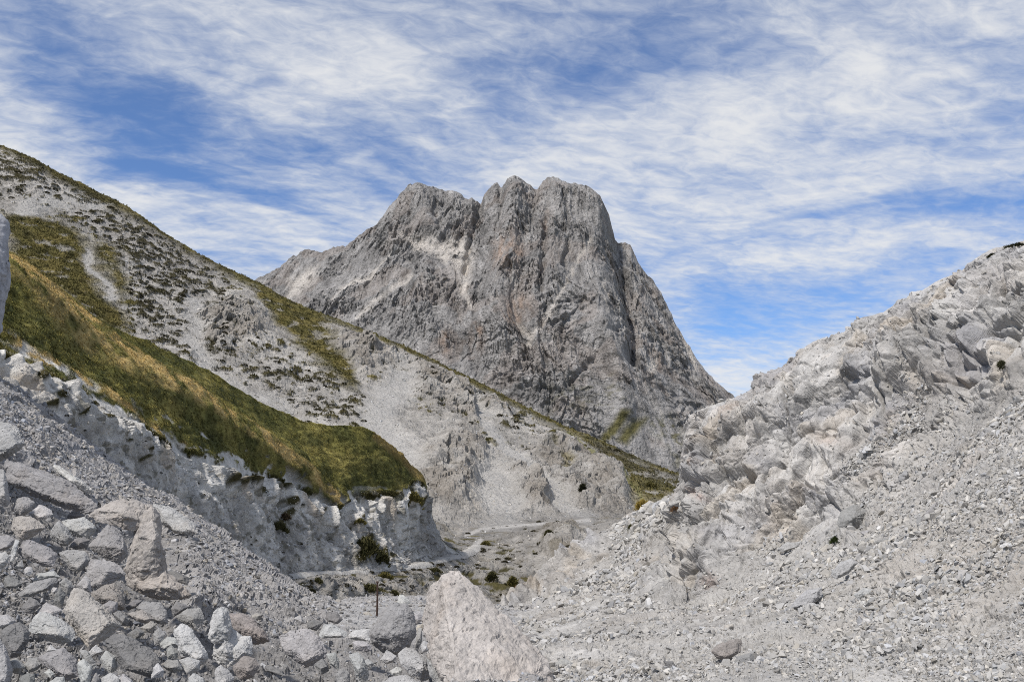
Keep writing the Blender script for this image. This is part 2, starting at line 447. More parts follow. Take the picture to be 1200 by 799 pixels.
# ================================================================== hillside behind the grassy spur
rdg = [(-220,80,318),(-100,130,320),(0,172,322),(35,186,322),(70,205,323),(110,224,324),(150,245,324),(200,278,323),(260,313,322),(300,331,320),(350,358,317),(400,377,313),(450,397,308),(500,420,302),(550,445,296),(600,470,290),(640,490,285),(680,508,280),(720,525,275),(760,543,270),(795,557,266),(840,580,262),(920,620,256)]
bk = [(a, b + 12, c + 22) for a, b, c in rdg]
bk2 = [(-220,640,520),(920,700,520)]
foot = [(-220,520,200),(0,480,196),(200,530,190),(300,560,186),(400,592,182),(500,606,178),(550,618,176),(600,613,180),(650,608,184),(700,604,188),(760,602,190),(920,650,190)]
path_r = [(-220,660,78),(200,684,84),(340,674,92),(400,669.5,104),(440,667.5,109.5),(500,660,121),(540,650,134),(562,640,146),(600,634,152),(660,626,150),(760,624,150),(920,680,150)]
gul = [(-220,760,72),(200,760,76),(340,742,83),(440,735,97),(500,731,104),(560,727,111),(620,706,116),(660,682,121),(700,655,130),(760,635,140),(920,700,140)]
und = [(-220,900,70),(920,900,90)]
B = Terrain([bk2, bk, rdg, foot, path_r, gul, und], -180, 900, STEP, 1.05, curve=False)
p = B.flat(); px, py = B.px.reshape(-1), B.py.reshape(-1); V = B.V.reshape(-1)
nz = fbm(p / 30, 3, 1)
jx = px + 10 * fbm(p / 9, 3, 2); jy = py + 8 * fbm(p / 9, 3, 3)
front = V >= 2.0
# grass cover (0..1)
gB = np.zeros(len(p))
P_ = lambda poly, s: poly_mask(jx, jy, poly, s)
rx = [a[0] for a in rdg]; ry = [a[1] for a in rdg]
below = py - pchip(rx, ry, px)
band = np.interp(px, [-200, 0, 40, 90, 150, 230, 300, 350, 420, 480, 560, 640, 700, 760, 900], [6, 5, 10, 14, 15, 12, 13, 9, 8, 8, 9, 11, 11, 10, 9])
gB = np.maximum(gB, np.clip(1.15 - (below + 3.0 * fbm(p / 5, 3, 4)) / band, 0, 1))
gB = np.maximum(gB, (V < 2.001) * 1.0)
gB = np.maximum(gB, P_([(8,252),(45,246),(72,252),(92,275),(104,300),(112,330),(140,350),(152,392),(130,396),(90,365),(60,345),(8,312)], 11))
gB = np.maximum(gB, .85 * P_([(108,278),(124,275),(140,300),(150,340),(140,352),(118,320)], 9))
gB = np.maximum(gB, P_([(250,306),(300,328),(350,355),(383,372),(392,398),(414,432),(424,462),(408,458),(380,432),(348,402),(322,372),(300,345),(275,328)], 6))
gB = np.maximum(gB, .95 * P_([(668,506),(700,518),(745,540),(785,560),(792,580),(770,588),(742,586),(735,562),(715,545),(690,524)], 5))
gB = np.maximum(gB, .8 * np.clip(1.5 - dist_line(jx, jy, [(640,512),(650,530),(668,556)]) / 4, 0, 1))
terr = np.maximum(P_([(-30,168),(70,212),(150,255),(262,322),(200,330),(150,300),(100,262),(40,232),(-30,240)], 14), P_([(140,268),(250,325),(300,400),(262,440),(200,415),(150,390),(146,335)], 16))
terr *= .9
terr = np.maximum(terr, .58 * P_([(250,400),(330,410),(420,470),(440,500),(380,500),(300,462)], 14))
terr = np.maximum(terr, .42 * P_([(430,400),(560,455),(640,505),(600,520),(500,470),(440,440)], 16))
terr = np.maximum(terr, .40 * P_([(330,660),(560,625),(620,650),(640,690),(560,720),(340,720)], 10))
terr = np.maximum(terr, .55 * P_([(690,530),(745,552),(800,575),(800,560),(700,515)], 6))
tx = np.stack([p[:, 0] / 3.2, p[:, 1] / 3.2, p[:, 2] / 0.95], -1)
tuf = fbm(tx, 3, 8)
clump = fbm(p / np.array([14, 14, 9], F32), 3, 88)
gB = np.maximum(gB, np.clip((tuf + 0.50 * (terr - 1) - .05 + .35 * clump) * 9, 0, 1) * (terr > .05))
gB = np.clip(gB + .55 * nz * (gB > .05) * (gB < .95), 0, 1)
# small stony windows in the turf
win = np.clip((fbm(np.stack([p[:, 0] / 6, p[:, 1] / 6, p[:, 2] / 1.6], -1), 3, 14) - .36) * 7, 0, 1)
gB = gB * (1 - .7 * win * (below > 8))
# rock outcrops and loose fans
oc = np.zeros(len(p))
for poly, s in [([(470,568),(492,535),(520,510),(545,505),(560,520),(590,555),(580,592),(545,603),(505,592)], 8), ([(575,545),(612,528),(650,552),(668,582),(650,600),(612,597),(590,572)], 8), ([(622,520),(665,512),(705,540),(736,572),(742,596),(705,602),(672,592),(650,560)], 8),
                ([(636,622),(654,610),(676,622),(682,640),(668,656),(640,648)], 6), ([(228,372),(262,352),(295,356),(312,380),(300,408),(262,418),(240,400)], 12), ([(430,420),(470,402),(540,440),(600,480),(560,500),(480,460)], 12), ([(380,372),(450,405),(430,440),(400,420)], 10)]:
    oc = np.maximum(oc, P_(poly, s) * (.45 if poly[0] == (636,622) else 1))
fan = np.zeros(len(p))
for ln_, wd in [([(470,445),(452,468),(440,490),(452,520),(480,540)], 17), ([(578,560),(582,585),(590,600)], 20), ([(560,478),(590,520),(625,556),(660,590),(690,606)], 8), ([(230,360),(225,400),(250,440),(290,470),(330,480)], 10), ([(20,245),(60,236),(120,235)], 8), ([(106,300),(115,325),(132,345)], 4)]:
    fan = np.maximum(fan, np.clip(1.6 - dist_line(jx, jy, ln_) / wd, 0, 1))
oc = oc * np.clip((below - 5) / 12, 0, 1)
fan = np.clip(fan, 0, 1); oc = oc * (1 - fan) * (1 - .9 * gB)
keep = np.clip(fan, 0, 1) * (py > 240)
gB = gB * (1 - .9 * keep * (py < 560))
d = 1.6 * nz + .8 * fbm(p / 10, 3, 21) + .25 * fbm(p / 2.5, 2, 22)
d = d * (1 - .6 * fan) * np.clip(.25 + below / 30, .25, 1)
qq = p + 3 * perlin(p / 12, 24)[:, None]
d = d + oc * (2.6 * ridged(qq / np.array([11, 11, 22], F32), 3, 25) + crag(p, 7, 26, (1, 1, 1.6)) * .16 + crag(p, 3, 27, (1, 1, 1.5)) * .34 * B.fade(3) + crag(p, 1.3, 28) * .36 * B.fade(1.3) + 1.0)
d = d + (1 - oc) * (1 - gB) * (1 - .5 * fan) * (crag(p, 2.2, 29) * .13 * B.fade(2.2) + crag(p, .9, 30) * .22 * B.fade(.9))
rill = ridged(np.stack([(p[:, 0] + .55 * p[:, 1]) / 3.0, p[:, 1] * 0 + 3, p[:, 2] / 14 + p[:, 0] / 60], -1), 2, 34)
d = d + .35 * rill * (1 - gB) * (V > 2.95)
d = d + gB * (.35 + .5 * np.clip(tuf, -.2, 1)) * np.where(V > 3.02, .15, 1)
# trodden path bench
pathB = [(338,674),(360,671),(400,669),(440,667),(470,664),(500,659),(525,652),(545,648),(556,643),(562,634)]
pathU = [(546,627),(562,620),(600,616),(640,613),(690,609)]
pd = np.minimum(dist_line(px, py, pathB) / np.interp(px, [330, 500, 560], [1.7, 2.2, 4.2]), dist_line(px, py, pathU) / 1.8)
pm = np.clip(1.5 - pd, 0, 1)
d = d * (1 - .92 * np.clip(1.7 - pd / 4, 0, 1))
gB = gB * (1 - pm)
col = np.tile(np.array([.325, .306, .278], F32), (len(p), 1))
col *= (1 + .30 * nz + .35 * fbm(p / 3.0, 3, 41))[:, None]
col = mixc(col, (.262, .237, .205), np.clip(oc * (.6 + 1.2 * fbm(p / 8, 3, 42)), 0, 1))
col = mixc(col, (.385, .37, .345), fan * .8)
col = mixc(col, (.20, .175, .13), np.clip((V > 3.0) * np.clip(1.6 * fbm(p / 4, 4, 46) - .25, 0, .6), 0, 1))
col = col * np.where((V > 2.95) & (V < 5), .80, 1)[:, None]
col = mixc(col, (.42, .40, .37), pm)
gcol = np.tile(np.array([.115, .100, .034], F32), (len(p), 1))
gcol = mixc(gcol, (.190, .155, .055), np.clip(.35 + 1.5 * fbm(p / 7, 3, 43), 0, 1) * .75)
gcol = mixc(gcol, (.045, .042, .016), np.clip(.2 - 1.6 * fbm(p / 4, 3, 44), 0, 1) * .8)
gcol = mixc(gcol, (.052, .046, .026), np.clip(terr * 1.2 - 2.2 * poly_mask(px, py, [(8,252),(75,250),(150,340),(152,392),(60,345),(8,312)], 14), 0, .85))
col = col * (1 - gB[:, None]) + gcol * gB[:, None]
lin_ = np.clip(1.4 - dist_line(px, py, [(664,508),(690,530),(720,556),(757,590)]) / 1.6, 0, 1)
col = mixc(col, (.20, .19, .085), lin_ * .8)
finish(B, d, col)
HILL_GRASS = gB.reshape(B.nv, B.nu).copy(); HILL_TERR = (terr * (1 - fan) * (1 - pm) * (V > 2.02)).reshape(B.nv, B.nu)
o = B.build('hillside', MAT['hill']); tag(o, 'long grey stony hillside with terraced turf, scree fans and a grassy crest in front of the peak', 'hillside', kind='structure')

# ================================================================== grassy spur
crest = [(-220,200,66),(-100,250,71),(0,296,76),(13,305,77),(40,322,79),(66,343,82),(100,365,86),(140,388,90),(180,404,94),(215,421,98),(250,438,102),(300,470,107),(340,488,111),(370,497,114),(400,499,117),(425,502,119),(445,512,121),(465,528,124),(485,548,127),(496,561,129),(500,580,130.5),(506,602,131.5),(514,626,132.5),(530,642,134),(552,655,136),(620,720,142)]
cb = [(a, b + 25, c + 14) for a, b, c in crest]
cb2 = [(-220,560,140),(620,800,160)]
edge = [(-220,330,54),(-60,388,59),(0,412,62),(30,430,63.5),(70,455,66),(110,476,69),(150,497,73),(200,523,79),(240,546,85),(270,560,90),(300,560,96),(340,570,102),(370,588,106),(400,597,110),(414,582,113),(440,579,117),(474,578,122),(484,563,125),(496,568,128),(500,590,130),(506,610,131),(514,632,132),(530,647,133.5),(552,660,135),(620,725,141)]
def between(t, bulge):
    xs = sorted(set([a[0] for a in crest] + [a[0] for a in edge]))
    f = lambda r, k: np.interp(xs, [a[0] for a in r], [a[k] for a in r])
    return [(x, a * (1 - t) + b * t, c * (1 - t) + e * t - bulge * min(1, max(0, (500 - x) / 200))) for x, a, b, c, e in zip(xs, f(crest, 1), f(edge, 1), f(crest, 2), f(edge, 2))]
midC = between(.5, 2.5)
bank = [(-220,420,53),(0,452,60.5),(60,480,63.5),(110,506,67.5),(160,535,72.5),(200,560,77),(240,580,83),(280,592,90),(330,598,99),(380,617,106),(400,624,108.5),(440,628,115),(470,636,120),(490,640,126),(505,645,128.5),(520,652,131),(552,668,134.5),(620,735,140)]
base = [(-220,500,48),(0,522,54),(100,592,62),(200,642,70),(280,674,82),(340,681,92),(400,677,104.5),(450,674,111),(490,667,120),(515,662,127),(560,690,140),(620,760,145)]
C = Terrain([cb2, cb, crest, midC, edge, bank, base, [(a, b + 14, c + 3) for a, b, c in base]], -200, 600, STEP * .92, .95, curve=False)
p = C.flat(); px, py = C.px.reshape(-1), C.py.reshape(-1); V = C.V.reshape(-1)
jx = px + 5 * fbm(p / 2.2, 3, 2); jy = py + 6 * fbm(p / 2.2, 3, 3)
fade = sstep(506, 494, px)
gC = np.where(V < 4, 1.0, 0.0)
lip = fbm(p / np.array([3, 3, 8], F32), 4, 5) * 1.6 + .5 * fbm(p / .8, 2, 6)
gC = np.clip((3.97 + .34 * lip - V) * 16, 0, 1) * np.clip((500 + 3 * lip - px) / 3, 0, 1)
gC = np.maximum(gC, (V < 2.1) * 1.0)
strip = np.clip(1.4 - dist_line(jx, jy, [(15,392),(35,410),(70,432),(105,455)]) / 6, 0, 1) * np.clip(.55 + 1.8 * fbm(p / 1.2, 3, 9), 0, 1)
hole = np.clip((fbm(p / np.array([2.5, 2.5, 1.0], F32), 4, 7) - .12 - .9 * np.clip(3.92 - V, 0, 1)) * 7, 0, 1) * (V > 3.3) * np.clip(1.6 - np.abs(px - 290) / 90, .25, 1)
gC = gC * (1 - strip) * (1 - hole)
tfb = np.zeros(len(p))
for cx, cy, rx_, ry_ in [(285,566,16,7),(262,566,14,10),(330,570,12,7),(332,590,12,6),(333,604,7,4),(327,616,10,6),(300,576,7,5),(60,470,10,6),(35,452,9,6),(50,482,8,4),(85,490,7,4),(110,497,6,4),(140,520,6,3),(100,478,8,4),(165,530,6,3),(160,542,6,3),(418,655,10,9),(430,640,12,14),(445,650,7,7),(456,655,8,4),(485,586,6,5),(420,609,5,3),(412,618,4,3),(395,600,8,6),(372,598,5,4)]:
    tfb = np.maximum(tfb, np.exp(-((jx - cx) / rx_) ** 2 - ((jy - cy) / ry_) ** 2) * 1.5)
spk = np.clip((fbm(p / np.array([1.3, 1.3, .7], F32), 3, 11) - .30) * 6, 0, 1) * (V > 4.3) * np.clip((px - 20) / 60, 0, 1)
tfb = np.clip(np.maximum(np.clip(tfb - .4, 0, 1) * 1.4, .6 * spk), 0, 1) * (V > 3.9)
orange = np.zeros(len(p))
for ln_, xs_, ws_ in [([(5,316),(30,335),(60,358),(100,393),(150,428),(200,457),(250,490),(300,518),(345,548),(380,575),(396,592)], [0, 60, 150, 250, 350, 400], [12, 15, 11, 7, 6, 6]), ([(-10,375),(50,418),(110,452),(160,486),(215,522)], [0, 100, 215], [5, 5, 3])]:
    orange = np.maximum(orange, np.clip(1.45 - dist_line(px, py, ln_) / np.interp(px, xs_, ws_), 0, 1))
orange = np.clip(orange * (.68 + 1.7 * fbm(p / 2.2, 4, 12)), 0, 1)
fold = np.clip(1.4 - dist_line(px, py, [(5,316),(60,358),(100,393),(150,428),(250,490),(345,548),(396,592)]) / 16, 0, 1)
bare = 1 - gC
face = bare * sstep(4.0, 4.15, V) * sstep(5.25, 4.75, V)
d = .7 * fbm(p / 14, 3, 21) * sstep(2, 2.5, V) + .25 * fbm(p / 4, 2, 22) + .9 * fold * gC
d = d + gC * (.10 * fbm(p / .8, 3, 23) + .10 + .12 * fbm(p / np.array([2.2, 2.2, .7], F32), 2, 20) + .05 * sstep(3.7, 3.98, V))
vert = np.stack([p[:, 0], p[:, 1], p[:, 2] * .35], -1).astype(F32)
d = d + face * (1.5 * ridged(vert / 4.0, 2, 24) + .7 * ridged(vert / 1.5, 2, 25) + crag(p, 2.2, 26, (1, 1, 1.7)) * .14 * C.fade(2.2) + crag(p, .8, 27, (1, 1, 1.5)) * .25 * C.fade(.8) - .6)
d = d + bare * (V > 5) * (crag(p, 1.6, 28) * .16 * C.fade(1.6) + crag(p, .7, 29) * .30 * C.fade(.7) + .5 * ridged(np.stack([p[:, 0], p[:, 1] * .2, p[:, 2] * .15], -1) / 2.6, 2, 45) + .25 * fbm(p / 2.5, 3, 30))
d = d + .12 * tfb
d = d * np.clip((560 - px) / 60, .2, 1)
tip = sstep(478, 486, px) * face
col = np.tile(np.array([.56, .535, .49], F32), (len(p), 1))
col *= (1 + .35 * fbm(p / 5, 3, 31) + .28 * fbm(p / .9, 3, 32) + .22 * fbm(vert / np.array([1.2, 1.2, 1.8], F32), 2, 39) * face)[:, None]
col = mixc(col, (.60, .58, .54), face * np.clip(.55 + 1.2 * fbm(vert / 2.5, 3, 33), 0, 1) * .8)
col = mixc(col, (.31, .293, .267), sstep(4.8, 5.3, V) * np.clip(.6 + 1.2 * fbm(p / 3, 3, 46), 0, 1))
col = mixc(col, (.40, .33, .25), face * np.clip(1.8 * fbm(vert / 3, 3, 34) - .2, 0, .6))
col = mixc(col, (.30, .295, .29), tip * .75)  # shade of the tip's right flank, put into the rock colour
g1 = np.tile(np.array([.138, .124, .036], F32), (len(p), 1))
m1 = fbm(p / 5, 4, 35)
g1 = mixc(g1, (.225, .190, .060), np.clip(.10 + 1.9 * m1, 0, 1) * .8)
g1 = mixc(g1, (.054, .058, .019), np.clip(.30 - 1.9 * fbm(p / 3.5, 4, 36), 0, 1) * .75)
dk = np.zeros(len(p))
for poly, s in [([(10,345),(60,378),(130,440),(150,470),(90,445),(10,385)], 14), ([(110,392),(200,425),(300,480),(350,500),(300,505),(200,455)], 12), ([(150,480),(260,520),(370,580),(395,596),(330,572),(240,545)], 12), ([(395,575),(430,520),(470,560),(440,580),(410,590)], 16), ([(20,430),(100,470),(190,520),(120,485)], 9)]:
    dk = np.maximum(dk, poly_mask(px, py, poly, s))
g1 = mixc(g1, (.052, .058, .018), np.clip(dk * (.55 + 1.2 * fbm(p / 2.5, 3, 38)), 0, 1) * .75)
g1 = g1 * 1.12 * np.clip(1 + .55 * fbm(p / .7, 3, 47), .4, 1.7)[:, None]
g1 = mixc(g1, (.50, .36, .15), orange * .92)
g1 = mixc(g1, (.34, .23, .09), np.clip(1.3 - dist_line(px, py, [(440,512),(470,535),(494,561)]) / 5, 0, 1) * .6)
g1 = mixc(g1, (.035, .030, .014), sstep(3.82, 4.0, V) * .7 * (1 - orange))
col = mixc(col, (.060, .052, .022), tfb)
col = col * (1 - gC[:, None]) + g1 * gC[:, None]
col = mixc(col, (.44, .42, .39), np.clip(1.4 - dist_line(px, py, pathB[:5]) / 1.6, 0, 1) * .8)
finish(C, d, col)
SPUR_GRASS = (gC.reshape(C.nv, C.nu) * (C.V > 2.0) * (C.V < 4.12)).copy(); SPUR_BARE = (bare * (V > 4.4)).reshape(C.nv, C.nu)
o = C.build('grassy_spur', MAT['spur'], smooth=True); tag(o, 'olive and ochre grassy spur ending in a white eroded bank above the path', 'hill', kind='structure')

# ================================================================== near ground: left scree slope and the gravel floor of the notch
dtop = [(-900,0,26),(-230,330,34),(-80,400,38),(0,444,40),(60,488,41),(120,536,42),(200,586,43),(240,612,43),(280,642,42),(320,670,39),(352,694,36),(380,703,34.5),(400,705,34),(440,703,34),(480,704,34),(520,707,34),(560,709,34),(620,712,34),(720,722,30)]
D = Terrain([[(-900,400,50),(-230,520,60),(-80,560,60),(0,580,60),(200,690,66),(352,760,58),(720,800,50)], [(a, b + 7, c + 3) for a, b, c in dtop], dtop,
             [(-900,180,17),(-230,450,23),(0,530,24),(100,588,24.5),(200,645,24.5),(300,702,24),(400,727,24.5),(500,731,24.5),(620,737,24),(720,748,22)],
             [(-900,350,10.5),(-230,590,13.4),(0,640,13.5),(100,680,13.6),(200,715,14),(300,745,14.5),(400,757,15),(550,762,15),(620,766,15),(720,768,15)],
             [(-900,700,7.2),(-230,780,8.8),(0,799,9),(200,803,9.2),(400,799,9.8),(550,799,9.6),(720,799,9.4)],
             [(-900,1000,4.8),(-230,1000,5.6),(720,1000,5.6)], [(-900,1800,2.2),(720,1800,2.3)]], -900, 716, STEP, 1.05)
p = D.flat(); px, py = D.px.reshape(-1), D.py.reshape(-1); V = D.V.reshape(-1)
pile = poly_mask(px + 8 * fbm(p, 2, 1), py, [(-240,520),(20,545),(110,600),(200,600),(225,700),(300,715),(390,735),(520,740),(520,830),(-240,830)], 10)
gravel = poly_mask(px, py, [(395,708),(480,705),(560,712),(640,716),(720,730),(720,745),(560,740),(430,738),(385,730)], 8)
k = 1 - .75 * gravel
dst = p[:, 1]
sl = np.stack([p[:, 0] + .5 * p[:, 2], p[:, 1] * .45, p[:, 2]], -1).astype(F32)
d = .16 * fbm(p / 3.5, 3, 2) * (1 - .6 * gravel) + k * (crag(p, 1.1, 3) * .08 * D.fade(1.1) + crag(p, .45, 4) * .18 * D.fade(.45) + crag(p, .20, 5) * .30 * D.fade(.2) + crag(p, .09, 6) * .30 * D.fade(.09))
far = sstep(14, 22, dst) * (1 - gravel)
d = d + far * (.20 * ridged(np.stack([(p[:, 0] * .6 + p[:, 2]) / 1.2, p[:, 1] / 6, p[:, 2] * 0], -1), 2, 8) * .5 + crag(p, .8, 9, (1.5, 1, .7)) * .16 * D.fade(.8))
d = d - .5 * pile + .25 * np.clip(1 - np.abs(px - 330) / 60, 0, 1) * sstep(2.8, 2.2, V) * 0
col = np.tile(np.array([.31, .297, .285], F32), (len(p), 1))
col *= (1 + .28 * fbm(p / 2, 3, 31) + .25 * fbm(p / .4, 2, 32))[:, None]
col = mixc(col, (.25, .245, .25), np.clip(1.6 * fbm(p / np.array([6, 6, 2], F32), 3, 33) - .1, 0, .5) * far)
col = mixc(col, (.40, .392, .38), gravel * .75)
col = mixc(col, (.19, .182, .172), pile * .6)  # ground under the pile painted darker to deepen the shade in its gaps
wood = np.clip(1.3 - dist_line(px, py, [(421,702.5),(438,706.5)]) / 1.0, 0, 1)
drop = 1.2 * sstep(620, 712, px) * (V > 2.5)
D.G[..., 2] -= drop.reshape(D.nv, D.nu)
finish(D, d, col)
PILE = pile.reshape(D.nv, D.nu); GRAVEL = gravel.reshape(D.nv, D.nu)
o = D.build('scree_slope', MAT['scree_ground']); tag(o, 'blue grey scree slope and gravel floor in the foreground at the left', 'ground', kind='structure')

# ================================================================== right rock wall with scree apron
er = [(500,728,37),(560,722,38),(600,712,38.5),(620,700,39),(645,684,39.5),(662,668,40),(680,652,40.5),(700,634,40.5),(722,616,40.5),(740,603,40),(770,590,37.5),(786,581,35.5),(796,572,34),(801,548,33),(804,520,32.4),(808,502,32),(813,489,31.5),(822,482,31),(835,478,30.5),(850,473,30.3),(862,468,30),(880,459,29.8),(892,450,29.6),(906,443,29.4),(918,435,29.2),(935,424,29),(948,411,28.8),(960,404,28.6),(980,394,28.2),(1000,385,27.8),(1020,375,27.4),(1040,366,27),(1052,357,26.8),(1068,347,26.6),(1080,345,26.4),(1100,335,26),(1120,326,25.6),(1140,314,25),(1160,300,24.6),(1180,293,24.2),(1200,287,23.8),(1260,262,22.6),(1420,195,20),(2000,-40,15)]
ef = [(500,738,25),(560,736,25.5),(620,728,26),(680,706,28),(730,690,28.5),(770,692,25.5),(800,698,24),(850,686,23),(880,663,23),(950,623,22.5),(1000,593,22),(1060,549,21),(1120,502,20),(1160,474,19),(1200,452,18),(1420,350,14),(2000,130,11)]
def tween(a_, b_, t, dY, dpy=0):
    xs = sorted(set([a[0] for a in a_] + [a[0] for a in b_]))
    f = lambda r, k: np.interp(xs, [a[0] for a in r], [a[k] for a in r])
    return [(x, a * (1 - t) + b * t + dpy, c * (1 - t) + e * t + dY) for x, a, b, c, e in zip(xs, f(er, 1), f(ef, 1), f(er, 2), f(ef, 2))]
E = Terrain([[(500,900,70),(700,880,70),(1420,700,60),(2000,560,45)], [(a, b + 14, c + 3.5) for a, b, c in er], er, tween(er, ef, .45, -.5), ef,
             [(500,768,14),(620,766,14),(700,757,14.5),(760,747,15),(850,736,14.6),(950,706,14.5),(1050,661,14),(1120,622,13.5),(1200,572,12.5),(1420,470,10.3),(2000,250,8)],
             [(500,797,9.8),(700,797,9.5),(850,799,9.3),(1000,799,9),(1200,799,8.4),(1420,785,7.4),(2000,720,6)], [(500,1000,5.5),(1420,1000,5.2),(2000,980,4.6)], [(500,1800,2.3),(2000,1800,2.2)]], 530, 2000, .85, .75)
p = E.flat(); px, py = E.px.reshape(-1), E.py.reshape(-1); V = E.V.reshape(-1)
jx = px + 14 * fbm(p / 2.0, 3, 1); jy = py + 12 * fbm(p / 2.0, 3, 2)
cl = poly_mask(jx, jy, [(800,470),(960,380),(1100,310),(1210,270),(1430,180),(1430,330),(1290,390),(1190,455),(1130,480),(1075,545),(1010,585),(985,600),(1000,640),(975,625),(930,640),(880,662),(835,690),(780,705),(752,690),(765,640),(795,600),(803,560)], 12)
cl = np.maximum(cl, (V < 1.95) * 1.0)
rib = poly_mask(jx, jy, [(590,720),(640,690),(680,652),(705,632),(716,640),(690,672),(650,700),(610,718)], 6)
cl = np.maximum(cl, rib)
chip = poly_mask(jx, jy, [(1060,355),(1160,300),(1140,340),(1080,375),(1040,385)], 14) * .6
cl = cl * (1 - .75 * np.clip(1.4 - dist_line(jx, jy, [(1000,540),(1045,520),(1100,470)]) / 22, 0, 1)) 
ps = p + .5 * fbm(p / 2.5, 2, 5)[:, None]
# dipping blocks: rotate so that the beds fall towards the lower left
ca, sa = math.cos(.22), math.sin(.22)
pr = np.stack([ps[:, 0] * ca + ps[:, 2] * sa, ps[:, 1], -ps[:, 0] * sa + ps[:, 2] * ca], -1).astype(F32)
big = crag(pr, 2.2, 11, (1.4, 1.2, .8), .42, .5, crack=.16, warp=.15) * .20
med = crag(pr, .95, 12, (1.3, 1, .75), .5, .9, crack=.35, warp=.15) * .34 * E.fade(1.0)
sml = crag(pr, .42, 13, (1.3, 1, .75), .5, .9, crack=.15, warp=.15) * .55 * E.fade(.42)
tin = crag(pr, .17, 14, (1.3, 1, .8), crack=.05) * .62 * E.fade(.17)
calm = np.clip(.42 + 2.0 * fbm(p / 2.4, 3, 15), .06, 1)
d = cl * (.42 * fbm(p / 4.5, 3, 10) + big + med + calm * sml * .8 + tin * calm ** 2 * .7 + .2)
# bedding ledges and upright joints: saw-tooth steps that leave crisp shadow lines
bedw = pr[:, 2] + .28 * fbm(p / 1.7, 3, 18) + .06 * fbm(p / .4, 2, 28)
jnt = pr[:, 0] * .8 - pr[:, 1] * .45 + .30 * fbm(p / 1.5, 3, 19)
for sz_, st_, dep_, wd_, sd_ in ((1.35, (1.5, 1, .8), .26, .075, 71), (.55, (1.4, 1, .8), .10, .10, 72)):
    qj = pr + (.16 * sz_) * fbm(p / (.7 * sz_), 2, sd_ + 5)[:, None]
    ja, jb, jr, _ = worley(qj / (np.array(st_, F32) * sz_), sd_)
    d = d - cl * dep_ * np.clip(1 - (jb - ja) / wd_, 0, 1) * np.clip(.4 + 1.8 * fbm(p / 2.2, 2, sd_ + 9), 0, 1) + cl * (.05 if sz_ > 1 else .035) * sz_ * (jr[:, 0] - .5) * 2
saw = lambda t_, r_: np.where(t_ - np.floor(t_) < r_, (t_ - np.floor(t_)) / r_, (1 - (t_ - np.floor(t_))) / (1 - r_)) - .5
pat = lambda s_, sd_, o_: np.clip(o_ + 2.2 * fbm(p / s_, 2, sd_), 0, 1)
d = d + cl * (-.26 * saw(bedw / .95, .9) * pat(3.0, 61, .5) - .12 * saw(bedw / .37 + .3, .88) * pat(1.8, 62, .35) + .24 * saw(jnt / 1.15, .9) * pat(2.6, 63, .35) + .09 * saw(jnt / .40, .9) * pat(1.4, 64, .25))
for ln_, wd, dep in [([(812,510),(840,512),(862,508),(880,500)], 2.2, .5), ([(885,512),(905,508),(918,503)], 4, .6), ([(1040,462),(1036,490),(1040,515),(1044,530)], 2.5, .5), ([(1060,400),(1052,420),(1046,432)], 1.5, .35), ([(1080,472),(1110,458),(1140,446),(1165,440)], 2.5, .45), ([(1088,520),(1060,490),(1098,455)], 3, .3), ([(930,470),(927,492),(926,515)], 1.8, .4), ([(898,565),(905,550),(915,545)], 2.2, .5), ([(1060,345),(1072,358)], 3, .3), ([(830,690),(812,700),(800,690)], 3, .35), ([(920,600),(960,588),(990,570),(1005,560)], 1.6, .35), ([(935,560),(960,575),(1010,560)], 2, .3), ([(1178,348),(1205,350)], 3, .8), ([(1036,558),(1042,575),(1046,592)], 2, .4), ([(838,600),(868,590),(890,580)], 2.2, .35), ([(1140,378),(1148,400),(1138,420)], 1.6, .3), ([(1165,395),(1185,392),(1205,383)], 2, .4)]:
    dd = dist_line(px + 2.5 * fbm(p / .5, 2, 16), py + 2.5 * fbm(p / .5, 2, 17), ln_) / wd
    d = d - cl * dep * np.exp(-dd * dd)
for cx, cy, rx_, ry_, a in [(1082,440,42,32,.7),(850,492,34,14,.35),(1130,400,32,30,.4),(1192,334,16,10,.25),(1010,372,14,7,.25),(900,455,14,9,.5),(1000,590,20,22,.35),(960,590,34,14,.35),(1090,375,20,10,.3),(920,575,20,12,.3),(1170,420,12,16,.3)]:
    d = d + a * cl * np.clip(1.25 - ((jx - cx) / rx_) ** 2 - ((jy - cy) / ry_) ** 2, 0, 1)
sc = 1 - cl
d = d + sc * (.12 * fbm(p / 2.5, 3, 20) + crag(p, .6, 21) * .10 * E.fade(.6) + crag(p, .24, 22) * .22 * E.fade(.24) + crag(p, .11, 23) * .34 * E.fade(.11) + crag(p, .06, 24) * .28 * E.fade(.06))
ramp = np.interp(E.V.reshape(-1), [1.0, 2.0, 2.3, 2.7], [.25, .28, .55, 1.0])
d = d * ramp + (1 - ramp) * cl * (np.clip(calm + .3, 0, 1) * sml * .8 + tin * .7)
d = d + rib * (.35 * ridged(np.stack([p[:, 0] / 2.2, p[:, 1] / 2.2, p[:, 2] / 6], -1), 2, 25) + .2)
col = np.tile(np.array([.375, .362, .342], F32), (len(p), 1))
blk = worley(pr / np.array([1.5 * 1.9, 2.4, 1.4], F32), 41)[2]
blk2 = worley(pr / np.array([.95, .8, .55], F32), 42)[2]
col *= (1 + .34 * (blk[:, 0] - .5) * cl + .30 * (blk2[:, 0] - .5) * cl + .30 * fbm(p / 1.6, 3, 31))[:, None]
col = mixc(col, (.33, .325, .33), np.clip(cl * 1.5 * (fbm(p / 2.2, 3, 33) - .02), 0, .75))
col = mixc(col, (.43, .365, .28), np.clip(cl * (1.5 * fbm(p / 1.5, 3, 34) - .30), 0, .35))
